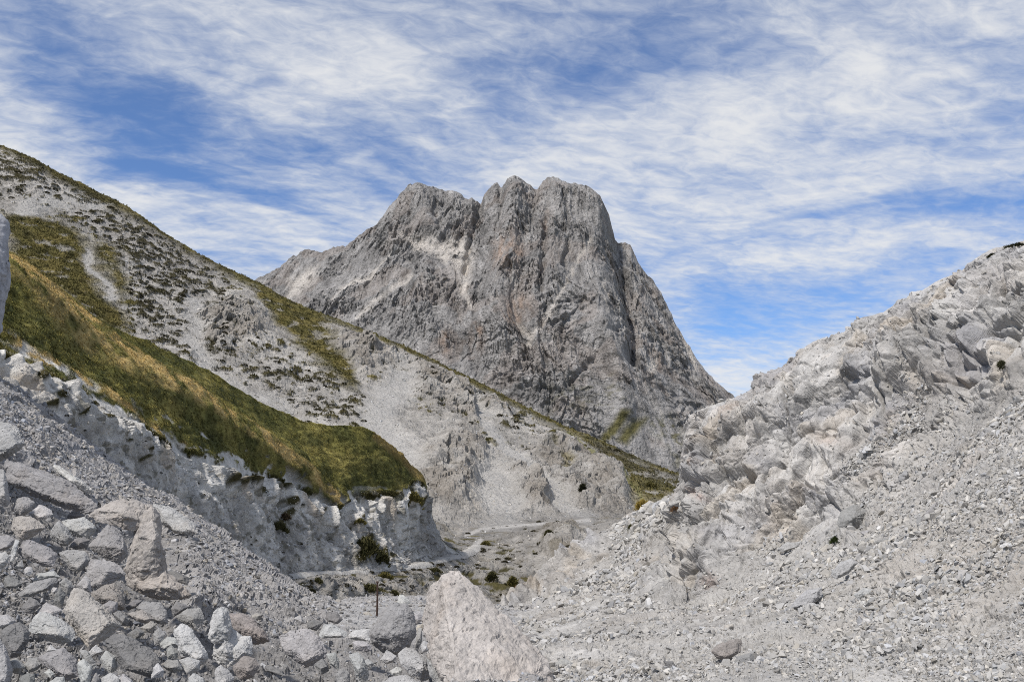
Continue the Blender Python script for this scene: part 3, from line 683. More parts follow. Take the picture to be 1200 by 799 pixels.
col = mixc(col, (.48, .465, .44), np.clip(cl * (1.4 * fbm(p / 2.8, 3, 35) - .05), 0, .6))
for cx, cy, rx_, ry_, a, c in [(1010,372,16,8,.75,(.20,.195,.19)),(978,520,16,9,.5,(.42,.33,.27)),(862,495,8,6,.4,(.42,.30,.22)),(815,545,7,5,.5,(.44,.32,.24)),(812,580,9,5,.4,(.36,.22,.17)),(830,690,10,4,.7,(.24,.16,.13)),(1192,342,16,7,.6,(.22,.20,.185)),(812,650,16,14,.25,(.50,.45,.37))]:  # spots of tone; the one under the right overhang paints its shaded underside
    g = a * np.exp(-((jx - cx) / rx_) ** 2 - ((jy - cy) / ry_) ** 2)
    col = mixc(col, c, np.clip(g, 0, 1))
col = mixc(col, (.35, .335, .31), sc * np.clip(.5 + 1.2 * fbm(p / 3, 3, 36), 0, .8))
g_ = d.reshape(E.nv, E.nu)                               # a break in the rock spans two or three grid cells
g_ = np.pad(g_, 1, mode='edge'); g_ = .25 * g_[:-2] + .5 * g_[1:-1] + .25 * g_[2:]; g_ = .25 * g_[:, :-2] + .5 * g_[:, 1:-1] + .25 * g_[:, 2:]
d = .45 * d + .55 * g_.reshape(-1)
drop = 1.2 * sstep(620, 540, px) * (V > 3.5)
E.G[..., 2] -= drop.reshape(E.nv, E.nu)
finish(E, d, col)
CLIFF = cl.reshape(E.nv, E.nu)
o = E.build('rock_slope', MAT['cliff']); tag(o, 'pale fractured limestone wall with a scree apron filling the right side', 'rock slope', kind='structure')

# ================================================================== land under and around everything
gx = np.concatenate([-np.geomspace(9000, 60, 40), np.linspace(-55, 55, 24), np.geomspace(60, 9000, 40)])
gy = np.concatenate([-np.geomspace(9000, 20, 30), np.linspace(-15, 400, 60), np.geomspace(420, 12000, 40)])
XX, YY = np.meshgrid(gx, gy)
gp = np.stack([XX, YY, 0 * XX], -1).reshape(-1, 3)
r = np.hypot(gp[:, 0], gp[:, 1])
gz = -16 - 0.016 * np.clip(r, 0, 2500) + np.clip(r / 200, 0, 1) * 25 * fbm(gp / 700, 3, 9) - 6
gp[:, 2] = gz
ii = np.arange(len(gp)).reshape(XX.shape)
gf = np.stack([ii[:-1, :-1], ii[:-1, 1:], ii[1:, 1:], ii[1:, :-1]], -1).reshape(-1, 4)
gc = np.tile(np.array([.30, .285, .24, 1], F32), (len(gp), 1))
gm = np.clip(.4 + 1.5 * fbm(gp / 300, 3, 4), 0, 1)[:, None]
gc[:, :3] = gc[:, :3] * (1 - gm) + np.array([.12, .11, .05]) * gm
tag(mesh_obj('ground', gp, gf, MAT['hill'], color=gc), 'stony grassland running out below the slopes to the horizon', 'ground', kind='structure')
# ================================================================== boulders
TINT = {'g': (.285, .278, .270), 'd': (.195, .19, .185), 'w': (.43, .422, .41), 't': (.33, .307, .28), 'b': (.265, .242, .222), 'p': (.365, .357, .346), 'T': (.385, .36, .33)}
# (tint, shape, outline in the photo, label)   shape: a angular, f flat faced, r rounded
ROCKS = [
('p','f',[(-40,500),(0,493),(11,496),(20,502),(30,520),(24,526),(14,532),(0,542),(-40,560)],'large pale slab jutting in from the left edge, topmost of the pile'),
('g','f',[(5,539),(20,542),(50,552),(80,562),(116,592),(108,601),(75,596),(60,587),(30,577),(8,562)],'long grey wedge slab with a rough upper face under the topmost left slab'),
('w','a',[(62,545),(70,546),(85,556),(100,566),(111,577),(104,579),(95,568),(80,558),(66,553)],'thin pale flake lying along the top edge of the long grey wedge slab'),
('p','a',[(-14,550),(5,550),(7,558),(8,572),(12,588),(9,595),(0,588),(-14,584)],'upright pale stone cut by the left edge, beside the long wedge slab'),
('g','r',[(17,586),(25,582),(34,582.5),(41,589),(38,598),(25,604),(13,598)],'smooth rounded grey rock behind the thin white flake'),
('w','f',[(33,602),(41,596),(46,591),(51,592),(53,596),(60,598),(62.5,602.5),(54,606.5),(46,609),(37,606)],'small bright white flake under the long wedge slab'),
('t','a',[(12,620),(16,606),(25,604),(36,605),(48,611),(54,618),(42,627),(32,633),(23,630)],'tan angular rock just below the bright white flake'),
('g','a',[(-10,626),(7.5,627),(18,631),(16,638),(7,643),(-10,648)],'grey blocky stone at the left edge, left of the grooved rock'),
('g','f',[(20,646),(27.5,634),(34,632),(46,637),(60,641),(68,651),(62,658),(63,664),(50,663),(40,658),(29,654)],'smooth grey rock with two diagonal grooves across its face'),
('g','r',[(58,626),(65,611),(70,609),(76,617),(83,624),(87,632),(80,640),(70,639),(61,632)],'lumpy rough grey rock between the tan rock and the faceted rock'),
('p','a',[(72,610),(86,607),(99,605),(108,612),(114,619),(110,626),(100,632),(90,628),(82,625),(75,617)],'pale faceted rock with a sharp notch, left of the tall pillar boulder'),
('d','r',[(78,604),(85,598),(94,597.5),(100,604),(93,608.5),(80,608.5)],'small dark rounded stone in the shade of the long wedge slab'),
('g','f',[(68,647),(77.5,644),(93,644),(102,646),(106,655),(101,664),(92,672),(82,668),(77,659)],'shield shaped grey stone pointing down, right of the grooved rock'),
('d','a',[(84,632),(98,629),(106,632),(103,641),(90,644),(80,641)],'dark stone wedged under the pale notched rock'),
('w','a',[(18,632),(23,633),(20,642),(16,657),(12,658),(13,645)],'thin upright stick-like sliver at the left of the grooved rock'),
('p','a',[(-10,650),(7,646),(11,651),(9,660),(4,666),(-10,667)],'pale oval stone cut by the left edge, below the thin sliver'),
('t','a','pillar','tall tan and grey pillar boulder with a broad arm, biggest of the left pile'),
('g','a',[(103,639),(128.5,613),(141,622),(146,629),(150,651),(140,662),(128,658),(110,646)],'grey angular block with a cracked top face leaning on the pillar boulder'),
('g','a',[(100,678),(106,654),(127,660),(136,659),(149,672),(135,681),(120,691),(107,687)],'dark fronted wedge below the cracked block and left of the pillar foot'),
('p','f',[(178,590),(198,592),(205,601),(225,610),(234,626),(220,628),(205,626),(193,616),(188,612)],'flat pale slab lying to the right of the pillar boulder'),
('d','a',[(195,669),(202,667),(223,677),(220,686),(204,679)],'small dark slab on the scree right of the pillar boulder'),
('g','f',[(20,695),(30,687),(40,681),(56,678),(66,676),(68,682),(60,690),(45,695),(35,699),(22,699)],'long flat grey stone like a loaf with a dark hollow below it'),
('p','a',[(38,681),(43,672),(52,670),(64,669),(71,676),(53,680)],'pale stone resting on top of the loaf shaped flat stone'),
('g','a',[(69,683),(76,676),(84,681),(86,689),(79,696),(72,691)],'grey angular stone just right of the loaf shaped stone'),
('d','a',[(63,699),(70,688),(77,697),(73,712),(63,707)],'dark narrow stone left of the big tan flat-faced block'),
('d','f',[(4,680),(10,673),(22,680),(28,684),(20,689),(5,689)],'dark layered stone near the left edge, left of the loaf shaped stone'),
('d','a',[(24,713),(35,699),(41,701),(49,708),(38,719),(29,717)],'dark blue grey stone above the pale angular block'),
('p','a',[(42,716),(54,705),(74,714),(67,722),(56,724),(45,722)],'pale two-sided stone perched on the pale angular block'),
('p','a',[(33,740),(38,725),(46,717),(60,718),(75,729),(85,735),(89,742),(86,752),(70,754),(56,751),(38,742)],'pale angular block with a scarred face, left of the big tan block'),
('w','a',[(28,667),(31,663.5),(37,664),(39,671),(34,675),(29,673)],'small pale cube above the loaf shaped stone'),
('p','a',[(17,665),(26,655),(28,664),(20,667)],'small pale triangular stone under the grooved rock'),
('T','f',[(72,714),(86.5,688),(103,694),(126,712),(141,732),(129,746),(104,760),(86,737)],'big tan flat-faced block tilted on edge in the middle of the pile'),
('b','r',[(106,694),(121,688),(135,682),(144,694),(146,713),(137,714),(125,706),(110,703)],'rounded brownish rock behind the big tan block'),
('g','r',[(120,708),(129,703),(138,706),(138,715),(131,720),(122,713)],'small round grey stone at the right shoulder of the big tan block'),
('d','a',[(132,718),(140,715),(153,727),(149,733),(142,732)],'dark bar-like stone sloping down right of the big tan block'),
('t','r',[(149,719),(167,713),(181,725),(173,730),(160,728)],'tan rounded stone in front of the smooth grey stone below the pillar'),
('g','f',[(158,712),(167,704),(188,705),(196,717),(197,731),(187,732),(177,722),(169,715)],'smooth grey stone in the hollow below the pillar boulder'),
('d','a',[(147,711),(157,702),(167,703),(160,711),(150,715)],'dark pointed stone deep under the pillar foot'),
('t','a',[(164,735),(177,727),(183,731),(178,741),(170,741)],'split tan stone right above the long dark slab'),
('d','a',[(148,743),(160,735),(170,740),(165,746),(157,750)],'jagged dark stone lying against the top of the long dark slab'),
('p','a',[(90,685),(100,673),(106,679),(108,696),(96,695)],'pale upright stone standing on the top corner of the big tan block'),
('d','f',[(0,739),(12,731),(23,727),(33,735),(34,749),(28,760),(20,770),(11,771),(2,754)],'dark layered rock with ragged beds near the left edge'),
('p','f',[(-20,722),(0,720),(12,720),(20,727),(15,733),(-20,740)],'pale flat-topped stone at the left edge above the dark layered rock'),
('p','f',[(-20,745),(0,748),(6,757),(11,771),(15,787),(9,808),(-20,812)],'big pale smooth rock in the bottom left corner'),
('g','r',[(27,779),(35,770),(44,770),(52,776.5),(43,785),(32,788)],'oval grey stone between the corner rock and the big ridged rock'),
('g','a',[(10,773),(20,770),(22,776),(30,781),(22,790),(13,788)],'grey chipped stone touching the corner rock'),
('g','f',[(44,770),(56,764),(74,758),(91,773),(92,793),(78,797),(64,790),(51,780)],'broad grey ridged rock at the bottom with a small pale cube on it'),
('w','a',[(51,788),(58,783),(65,789),(59,795)],'small pale cube lying on the broad ridged rock'),
('w','a',[(54,763),(59,754.5),(67,761),(60,764)],'small pale triangular chip under the pale angular block'),
('p','r',[(55,800),(66,792.5),(75,792),(78,804),(60,809)],'pale rounded stone cut by the bottom edge below the ridged rock'),
('d','a',[(22,794),(32,788),(41,790),(43,804),(24,808)],'dark stone cut by the bottom edge right of the corner rock'),
('d','f',[(122,750),(134,743),(145,742),(152,749),(164,752),(175,759),(183,767),(191,783),(186,794),(176,795),(164,789),(146,784),(138,771),(128,763)],'long dark grey slab sloping down to the right at the bottom'),
('w','a',[(102,765),(113,754.5),(121,763),(113,768),(106,770)],'bright pale wedge stone below the big tan block'),
('p','a',[(117,772),(124,761),(136,769),(138,782),(130,789),(122,782)],'pale upright stone at the left end of the long dark slab'),
('p','r',[(91,776),(98,772),(107,779),(108.5,786),(104,806),(94,804)],'smooth egg-shaped stone at the bottom edge right of the ridged rock'),
('g','a',[(92,761),(101,761),(114,779),(110,785),(96,771)],'thin bar stone lying between the ridged rock and the bright wedge'),
('w','a',[(118,794),(130,787),(139,793),(141,808),(118,808)],'bright white block at the bottom edge under the pale upright stone'),
('p','a',[(138,795),(144,789),(155,796),(161,808),(140,810)],'pale block at the bottom edge under the long dark slab'),
('g','a',[(104,796),(113,787),(117,795),(115,808),(103,808)],'grey stone at the bottom edge between the egg-shaped stone and the white block'),
('w','f',[(203,738),(213,729.5),(223,735),(233,751),(243,763),(245,773),(235,780),(231,771),(222,770),(210,765),(212,757)],'long white block with a square end left of the bright broken boulder'),
('w','a','broken','bright broken boulder with a split front, beside the round brown-grey boulder'),
('g','a',[(204,722),(221,713),(235,711),(240,725),(230,739),(222,733),(207,725)],'grey pyramid shaped stone above the long white block'),
('b','r',[(264,717),(284,718),(299,726),(313,741),(318,752),(300,756),(284,747),(272,736)],'rounded brown-grey boulder behind the bright broken boulder'),
('b','a',[(273,780),(286,768),(299,770),(305,779),(297,793),(282,796),(274,789)],'reddish brown rock under the bright broken boulder'),
('p','a',[(252,783),(259,777),(269,786),(275,794),(268,806),(252,806)],'pale rock at the bottom edge left of the reddish brown rock'),
('p','a',[(209,773),(221,769),(235,774),(234,785),(226,789.5),(218,789)],'pale split stone below the square end of the long white block'),
('g','a',[(190,781),(196,772),(209,773),(214,784),(205,789)],'grey four-sided stone left of the pale split stone'),
('p','a',[(187,754),(196,745),(206,747),(213,758),(202,758),(192,760)],'pale flat stone against the left side of the long white block'),
('g','a',[(195,760),(201,755),(209,764),(208,773),(196,770)],'small grey stone under the flat stone by the long white block'),
('g','a',[(179,743),(186,734),(194,743),(191,757),(181,756)],'grey pointed stone between the long dark slab and the flat stone'),
('w','a',[(177,780),(186,776),(192,785),(191,793),(177,795)],'white stone at the right tip of the long dark slab'),
('p','r',[(220,793),(227,788),(239,794),(244,808),(221,808)],'pale rounded stone at the bottom edge under the pale split stone'),
('d','a',[(200,713),(207,704),(223,710),(214,717),(203,723)],'dark stone in the gap above the grey pyramid stone'),
('p','f',[(326,745),(341,738),(355,735),(366,738),(375,747),(383,761),(383,770),(371,773),(357,784),(345,769),(332,762)],'large pale boulder half sunk in rubble left of the small stones'),
('w','f',[(373,744),(379,731),(390,731),(407,740),(406,746.5),(390,747),(376,747.5)],'bright white flat slab right above the half sunk boulder'),
('w','a',[(408,743),(413,738),(434,736),(434,751),(417,749.5),(408,747.5)],'white squared block left of the round rough boulder'),
('p','a',[(413,752),(420,749.5),(436,755),(435,763),(415,762)],'pale block lying directly under the white squared block'),
('p','a',[(382,766),(393,763),(398,776),(396,785),(387,778)],'pale narrow stone right of the half sunk boulder'),
('p','a',[(408,766),(419,763),(426,768),(434,791),(428,801),(420,799),(415,784)],'pale pillar-like stone standing among small rubble at the bottom'),
('g','r',[(392,789),(401,782),(410,788),(410,806),(394,804)],'rounded grey stone at the bottom edge left of the pillar-like stone'),
('d','a',[(367,778),(378,771),(385,777),(386,786),(376,790)],'dark stone in the shadow under the half sunk boulder'),
('d','a',[(359,730),(368,725),(379,729),(371,739),(361,736)],'dark grey stone left of the bright white slab'),
('d','f',[(380,724),(384,716.5),(396,717),(402,725.5),(396,731),(384,728)],'dark plate on the gravel above the bright white slab'),
('t','f',[(322,700),(327,696.5),(340,702),(338,707),(324,707)],'tan flat stone on the crest of the rubble at the foot of the scree'),
('p','a',[(344,724),(352,720),(358,729.5),(351,732)],'pale stone on the rubble left of the dark grey stone'),
('d','f',[(310,780),(318,779),(331,786),(333,792),(311,786)],'dark thin plate left below the half sunk boulder'),
('g','r',[(432,745),(440,726),(450,715),(460,707),(476,707),(483,717),(488,729),(489,741),(481,758),(465,767),(448,762),(434,755)],'round rough grey boulder leaning against the biggest tan boulder'),
('w','a',[(464,709),(468,696),(474,697),(482,705),(477,710),(471,712)],'bright white stone on top of the round rough boulder'),
('p','a',[(482,721),(493,716.5),(497,726),(487,732),(483,727)],'small pale cube jammed between the two big boulders'),
('p','a',[(486,758),(490,736),(494.5,735),(495,750),(491,760)],'thin upright sliver in the dark gap between the two big boulders'),
('w','r',[(493,756),(497,749.5),(503.5,754),(502,763),(495,765)],'pale rounded stone low in the gap between the two big boulders'),
('t','r',[(499,766),(508,763),(513,770.5),(509,777),(502,773)],'tan pebble-like stone at the foot of the biggest tan boulder'),
('p','a',[(466,766),(475,758),(487,760),(501,771),(509,783),(509,792),(495,799),(482,792),(469,778)],'pale rough boulder in front of the gap between the two big boulders'),
('g','f',[(499,769),(509,776),(529,794),(533,808),(514,808),(503,791)],'long grey slab along the lower left foot of the biggest tan boulder'),
('p','a',[(445,773),(453,761),(465,768),(461,775.5),(450,778)],'pale chipped stone in front of the round rough boulder'),
('p','a',[(425,774),(431,771.5),(439,777),(435,782),(427,779)],'small pale stone right of the top of the pillar-like stone'),
('w','a',[(456,786),(465,780.5),(472,784),(469,792),(460,791)],'small white stone left of the pale rough boulder'),
('p','f',[(442,802),(457,793),(476,790),(495,800),(492,814),(444,814)],'pale flat rock at the bottom edge below the pale rough boulder'),
('T','f','giant','biggest boulder, a tan leaning block with a pointed top at the centre bottom'),
]
ROCKS_R = [
('b','f',[(832,763),(841,754),(863.5,747),(870,750),(868,764),(850,774),(841,772)],'tan and rust stained slab set in the right scree near the bottom'),
('g','f',[(858,779),(863.5,769),(881,764),(885,771),(874,790),(862,790)],'grey slab just right of the rust stained slab on the right scree'),
('p','f',[(922,716),(933,700),(947,689.5),(964,687.5),(964,700),(947,711)],'long bluish slab half buried in the right scree'),
('d','r',[(777,774),(789,774.5),(792.5,781),(783,785)],'small dark stone on the gravel left of the rust stained slab'),
('w','a',[(829,670),(846,675),(845,680),(836,680)],'pale block at the foot of the rock wall beside a dark hole'),
('g','a',[(980,613),(986,597),(1005,590),(1015,599),(1013,616),(998,625),(984,621)],'big grey block standing on the right scree above the green tuft'),
('p','f',[(911,643),(921,635.5),(941,634),(938,641),(917,647)],'pale slab with a dark underside left of the green tuft'),
('p','f',[(1006,623),(1020,621),(1014,628)],'small flat slab just right of the big grey block'),
('g','f',[(1025,635),(1037,630.5),(1050,629.5),(1040,637),(1030,639)],'grey flat slab with a shaded edge on the right scree'),
('p','f',[(973,673),(982,660),(998,653),(1006,659),(995,671),(979,679)],'smooth grey slab half buried below the green tuft'),
('g','f',[(1076,613),(1086,599),(1099,586),(1100,598),(1086,613)],'bluish streak-like slab high on the right scree'),
('w','a',[(848,624),(854,617.5),(861,621),(856,627)],'white block on a ledge of the rock wall'),
('g','r',[(880,456),(884,446),(892,440),(900,441),(903,448),(895,454)],'small round grey boulder perched on the skyline of the rock wall'),
('p','a',[(1000,697),(1012,688),(1024,690),(1020,698),(1006,702)],'pale broken stone on the right scree below the flat slabs'),
('p','a',[(893,735),(904,727),(916,729),(912,737),(899,740)],'pale angular stone on the right scree above the grey slab'),
('w','a',[(878,776),(888,771),(893,776),(884,782)],'white flake beside the grey slab near the bottom right centre'),
('g','a',[(700,733),(712,727),(722,733),(714,740),(703,740)],'grey stone on the gravel floor right of the biggest boulder'),
('p','a',[(646,779),(660,770),(672,776),(668,787),(652,790)],'pale stone just right of the biggest boulder at the bottom'),
('w','a',[(655,762),(668,757),(678,763),(668,770)],'white chip stone on the rubble right of the biggest boulder'),
]
HULLS = {
 'pillar': [[(101.5,603),(115,595.5),(128.5,593),(131.5,586.5),(143.5,583),(155.5,585),(170,592),(172,612),(158,623),(140,621),(125,613),(110,611)],
      [(163,594),(172,589.5),(179,591),(185,597),(190,609),(191,640),(190,660),(196,676),(186,688),(165,690),(150,685),(144,672),(152,655),(157,630),(160,610)],
      [(146,676),(160,664),(188,662),(198,676),(215,690),(223,698),(215,702),(190,701),(165,694),(150,686)]],
 'broken': [[(243,748),(249,720),(259,709),(267,713.6),(267,731),(274,736),(268,752),(252,756)],
      [(247,768),(252,749),(262,737),(274,736),(284,745),(279,774),(265.5,783),(257,778)],
      [(266,782),(268,757),(284,745),(294.5,744.6),(297,767),(281,774)]],
 'giant': [[(494,728),(499,695),(515,674),(528,666),(538,667),(557,691),(582,712),(610,738),(634,764),(646,782),(650,799),(654,822),(610,832),(540,832),(520,802),(504,775)]],
}
BOULDER_MAT, STONE_MAT = MAT['boulder'], MAT['stone']

def densify(bm, L, maxit=9, cap=16000):
    for _ in range(maxit):
        es = [e for e in bm.edges if e.calc_length() > L]
        if not es or len(bm.verts) > cap: break
        bmesh.ops.subdivide_edges(bm, edges=es, cuts=1)
        bmesh.ops.triangulate(bm, faces=[f for f in bm.faces if len(f.verts) > 3])

def rock_hull(bm, pts3, bevel):
    b2 = bmesh.new()
    for q in pts3: b2.verts.new(q)
    r = bmesh.ops.convex_hull(b2, input=b2.verts)
    bmesh.ops.delete(b2, geom=[v for v in b2.verts if not v.link_faces], context='VERTS')
    bmesh.ops.dissolve_limit(b2, angle_limit=math.radians(4), verts=b2.verts, edges=b2.edges)
    try:
        bmesh.ops.bevel(b2, geom=[e for e in b2.edges], offset=bevel, segments=1, profile=.6, affect='EDGES', clamp_overlap=True)
    except Exception: pass
    bmesh.ops.triangulate(b2, faces=b2.faces)
    me = bpy.data.meshes.new('tmp'); b2.to_mesh(me); b2.free()
    bm.from_mesh(me); bpy.data.meshes.remove(me)

def hull_points(outline, Yb, shape, rng, front=None):
    pts = np.array(outline, float)
    w = np.ptp(pts[:, 0]); h = np.ptp(pts[:, 1])
    c = pts.mean(0); bot = pts[:, 1].max()
    s = math.sqrt(w * h) / FPX * Yb                       # size in metres
    thick = s * {'a': .42, 'f': .24, 'r': .45}[shape]
    lean = s * (.45 if shape != 'f' else .55)
    P3 = []
    Yo = Yb + (bot - pts[:, 1]) / h * lean + rng.uniform(-.10, .10, len(pts)) * s
    P3 += list(at(pts[:, 0], pts[:, 1], Yo))
    mean_Y = Yb + .5 * lean
    # front facets
    if shape == 'f':
        k = .62; sub = pts[::1]
        off = rng.uniform(.85, 1.05, len(sub)) * thick
        q = c + (sub - c) * k
        P3 += list(at(q[:, 0], q[:, 1], Yb + (bot - q[:, 1]) / h * lean - off))
    elif shape == 'a':
        n = rng.integers(3, 6); a0 = rng.uniform(0, 6.28)
        for i in range(n):
            a = a0 + i * 6.283 / n + rng.uniform(-.4, .4); rr = rng.uniform(.15, .55)
            q = c + np.array([math.cos(a) * w * .5, math.sin(a) * h * .5]) * rr
            P3.append(at(q[0], q[1], Yb + (bot - q[1]) / h * lean - thick * rng.uniform(.55, 1.05)))
    else:
        for k, f in ((.86, .45), (.55, .85), (.2, 1.0)):
            q = c + (pts - c) * k
            P3 += list(at(q[:, 0], q[:, 1], Yb + (bot - q[:, 1]) / h * lean - thick * f * rng.uniform(.9, 1.1, len(pts))))
    for k, f in ((.8, .6), (.4, 1.1)):
        q = c + (pts - c) * k
        P3 += list(at(q[:, 0], q[:, 1], Yb + (bot - q[:, 1]) / h * lean + thick * f * rng.uniform(.8, 1.2, len(pts))))
    return P3, s

def make_rock(i, rec, T, table):
    tint, shape, outline, label = rec
    rng = np.random.default_rng(500 + i * 7 + (1000 if table is ROCKS_R else 0))
    key = outline if isinstance(outline, str) else None
    hs = HULLS[key] if key else [outline]
    allp = np.concatenate([np.array(h_, float) for h_ in hs])
    cx = allp[:, 0].mean(); bot = min(allp[:, 1].max(), 806)
    Yb = T.depth(cx, bot - .10 * np.ptp(allp[:, 1]))
    if table is ROCKS_R: Yb -= .05
    if key == 'giant': Yb = T.depth(560, 796) - .5
    W = np.ptp(allp[:, 0]); H = np.ptp(allp[:, 1])
    bm = bmesh.new()
    for hi, h_ in enumerate(hs):
        if key == 'giant':
            P3, s = hull_points(h_, Yb, 'a', rng)
            # broad lit face to the right, narrower side face to the lower left
            P3 = list(at([a for a, b in h_], [b for a, b in h_], [Yb + (832 - b) / 165 * .9 + (0.5 if a < 500 else 0) for a, b in h_]))
            P3 += list(at([520, 523, 532, 540, 600, 575, 620], [693, 730, 780, 818, 775, 738, 812], [Yb + .52, Yb + .18, Yb - .25, Yb - .55, Yb - .05, Yb + .22, Yb - .3]))
            P3 += list(at([540, 560, 600, 560], [720, 780, 790, 820], [Yb + 1.7, Yb + 1.6, Yb + 1.3, Yb + .9]))
        else:
            dY = 0.0
            if key == 'pillar': dY = [.10, .0, -.10][hi]
            P3, s = hull_points(h_, Yb + dY, shape, rng)
        rock_hull(bm, [tuple(q) for q in P3], s * (.018 if shape != 'r' else .07))
    s = math.sqrt(W * H) / FPX * Yb
    L = max(s / 46, 1.35 / FPX * Yb)
    densify(bm, L)
    me = bpy.data.meshes.new('boulder'); 
    bmesh.ops.recalc_face_normals(bm, faces=bm.faces)
    bm.to_mesh(me); bm.free()
    n = len(me.vertices)
    co = np.empty(n * 3, F32); me.vertices.foreach_get('co', co); co = co.reshape(-1, 3)
    nr = np.empty(n * 3, F32); me.vertices.foreach_get('normal', nr); nr = nr.reshape(-1, 3)
    q = co + np.float32(i * 3.7)
    big = key == 'giant'
    d = s * ((.06 if shape == 'r' else .022) * fbm(q / (s * .45), 3, 1) + crag(q / s, .42, 2, off=.4) * .05 * (.5 if shape == 'r' else 1) * (.5 if big else 1)) \
        + s * crag(q / s, .16, 3, (1.5, 1, .8)) * .10 * (.6 if big else 1) + s * crag(q / s, .065, 4) * (.13 if big else .09) + s * .012 * fbm(q / (s * .05), 3, 5)
    co += nr * d[:, None]
    org = np.array([co[:, 0].mean(), co[:, 1].mean(), co[:, 2].min()], F32)
    co -= org
    me.vertices.foreach_set('co', co.reshape(-1))
    me.polygons.foreach_set('use_smooth', np.zeros(len(me.polygons), bool))
    me.update(); me.materials.append(BOULDER_MAT)
    nm = 'boulder' if math.sqrt(W * H) > 19 else 'stone'
    o = bpy.data.objects.new(nm, me); COL.objects.link(o); o.location = org.tolist()
    v = rng.uniform(.92, 1.08)
    c = [a * v * rng.uniform(.985, 1.015) for a in TINT[tint]]
    o.color = (*c, 1)
    tag(o, label, nm, group='boulders piled along the foot of the left scree' if table is ROCKS else 'blocks lying on the right scree')
    return o
for i, r_ in enumerate(ROCKS): make_rock(i, r_, D, ROCKS)
for i, r_ in enumerate(ROCKS_R):
    make_rock(i, r_, D if r_[2][0][0] < 720 else E, ROCKS_R)

# rock bluff standing at the left edge of the picture
bm = bmesh.new()
ol = [(-190,300),(-120,232),(-40,228),(-6,242),(6,256),(10,272),(12,300),(10,330),(3,354),(-8,405),(-20,450),(-60,520),(-190,560)]
rngb = np.random.default_rng(5)
P3 = [tuple(q) for q in at([a for a, b in ol], [b for a, b in ol], [37 + .6 * math.sin(a) for a, b in ol])]
P3 += [tuple(q) for q in at([-30, -20, -60, -130, -45], [270, 350, 430, 360, 500], [35.6, 35.2, 34.6, 34.4, 35])]
P3 += [tuple(q) for q in at([-30, -20, -90, -130], [270, 380, 480, 300], [40.5, 41, 41, 41])]
rock_hull(bm, P3, .12); densify(bm, .09, 9, 24000)
bmesh.ops.recalc_face_normals(bm, faces=bm.faces)
me = bpy.data.meshes.new('rock_bluff'); bm.to_mesh(me); bm.free()
n = len(me.vertices); co = np.empty(n * 3, F32); me.vertices.foreach_get('co', co); co = co.reshape(-1, 3)
nr = np.empty(n * 3, F32); me.vertices.foreach_get('normal', nr); nr = nr.reshape(-1, 3)
co += nr * (.12 * fbm(co / 1.2, 3, 1) + crag(co, .8, 2, (1, 1, 2)) * .18 + crag(co, .25, 3, (1, 1, 2)) * .2)[:, None]
org = np.array([co[:, 0].mean(), co[:, 1].mean(), co[:, 2].min()], F32)
me.vertices.foreach_set('co', (co - org).reshape(-1)); me.polygons.foreach_set('use_smooth', np.ones(len(me.polygons), bool)); me.update(); me.materials.append(BOULDER_MAT)
o = bpy.data.objects.new('rock_pinnacle', me); COL.objects.link(o); o.location = org.tolist(); o.color = (.34, .34, .355, 1)
tag(o, 'smooth blue grey rock pinnacle cut off by the left edge of the picture', 'rock')

# ================================================================== loose stones
def stone_variants(n, seed):
    rng = np.random.default_rng(seed); out = []
    for k in range(n):
        bm = bmesh.new()
        m = rng.integers(9, 15)
        v = rng.normal(size=(m, 3)); v /= np.linalg.norm(v, axis=1)[:, None]
        v *= rng.uniform(.75, 1.1, (m, 1)) * np.array([1.0, rng.uniform(.55, .95), rng.uniform(.28, .75)]) * .5
        for q in v: bm.verts.new(q)
        bmesh.ops.convex_hull(bm, input=bm.verts)
        bmesh.ops.delete(bm, geom=[q for q in bm.verts if not q.link_faces], context='VERTS')
        bmesh.ops.triangulate(bm, faces=bm.faces)
        bm.verts.index_update()
        out.append((np.array([q.co[:] for q in bm.verts], F32), np.array([[q.index for q in f.verts] for f in bm.faces], np.int32)))
        bm.free()
    return out
VAR = stone_variants(40, 3)

def basis(nrm, ang):
    n = nrm / np.linalg.norm(nrm, axis=1)[:, None]
    t = np.cross(n, np.array([0.0, 1.0, 0.13])); t /= np.linalg.norm(t, axis=1)[:, None] + 1e-9
    b = np.cross(n, t)
    c, s = np.cos(ang)[:, None], np.sin(ang)[:, None]
    return t * c + b * s, -t * s + b * c, n

def scatter_mesh(name, P, N, size, cols, mat, rng, tilt=.45, sink=.12):
    n = len(P)
    N = N + rng.normal(size=N.shape) * tilt
    ex, ey, ez = basis(N, rng.uniform(0, 6.28, n))
    kind = rng.integers(0, len(VAR), n)
    vs, fs, cs = [], [], []; base = 0
    for k, (v, f) in enumerate(VAR):
        m = np.where(kind == k)[0]
        if not len(m): continue
        loc = (ex[m, None] * v[None, :, :1] + ey[m, None] * v[None, :, 1:2] + ez[m, None] * (v[None, :, 2:3] + sink)) * size[m, None, None] + P[m, None]
        vs.append(loc.reshape(-1, 3)); nv = len(v)
        fs.append((f[None] + (base + np.arange(len(m)) * nv)[:, None, None]).reshape(-1, 3)); base += nv * len(m)
        cs.append(np.repeat(cols[m], nv, axis=0))
    c = np.concatenate(cs); c = np.concatenate([c, np.ones((len(c), 1))], 1)
    return mesh_obj(name, np.concatenate(vs), np.concatenate(fs), mat, color=c, smooth=False)

def power(rng, n, lo, hi, a=2.3):
    u = rng.random(n); k = 1 - a
    return (lo**k + u * (hi**k - lo**k)) ** (1 / k)

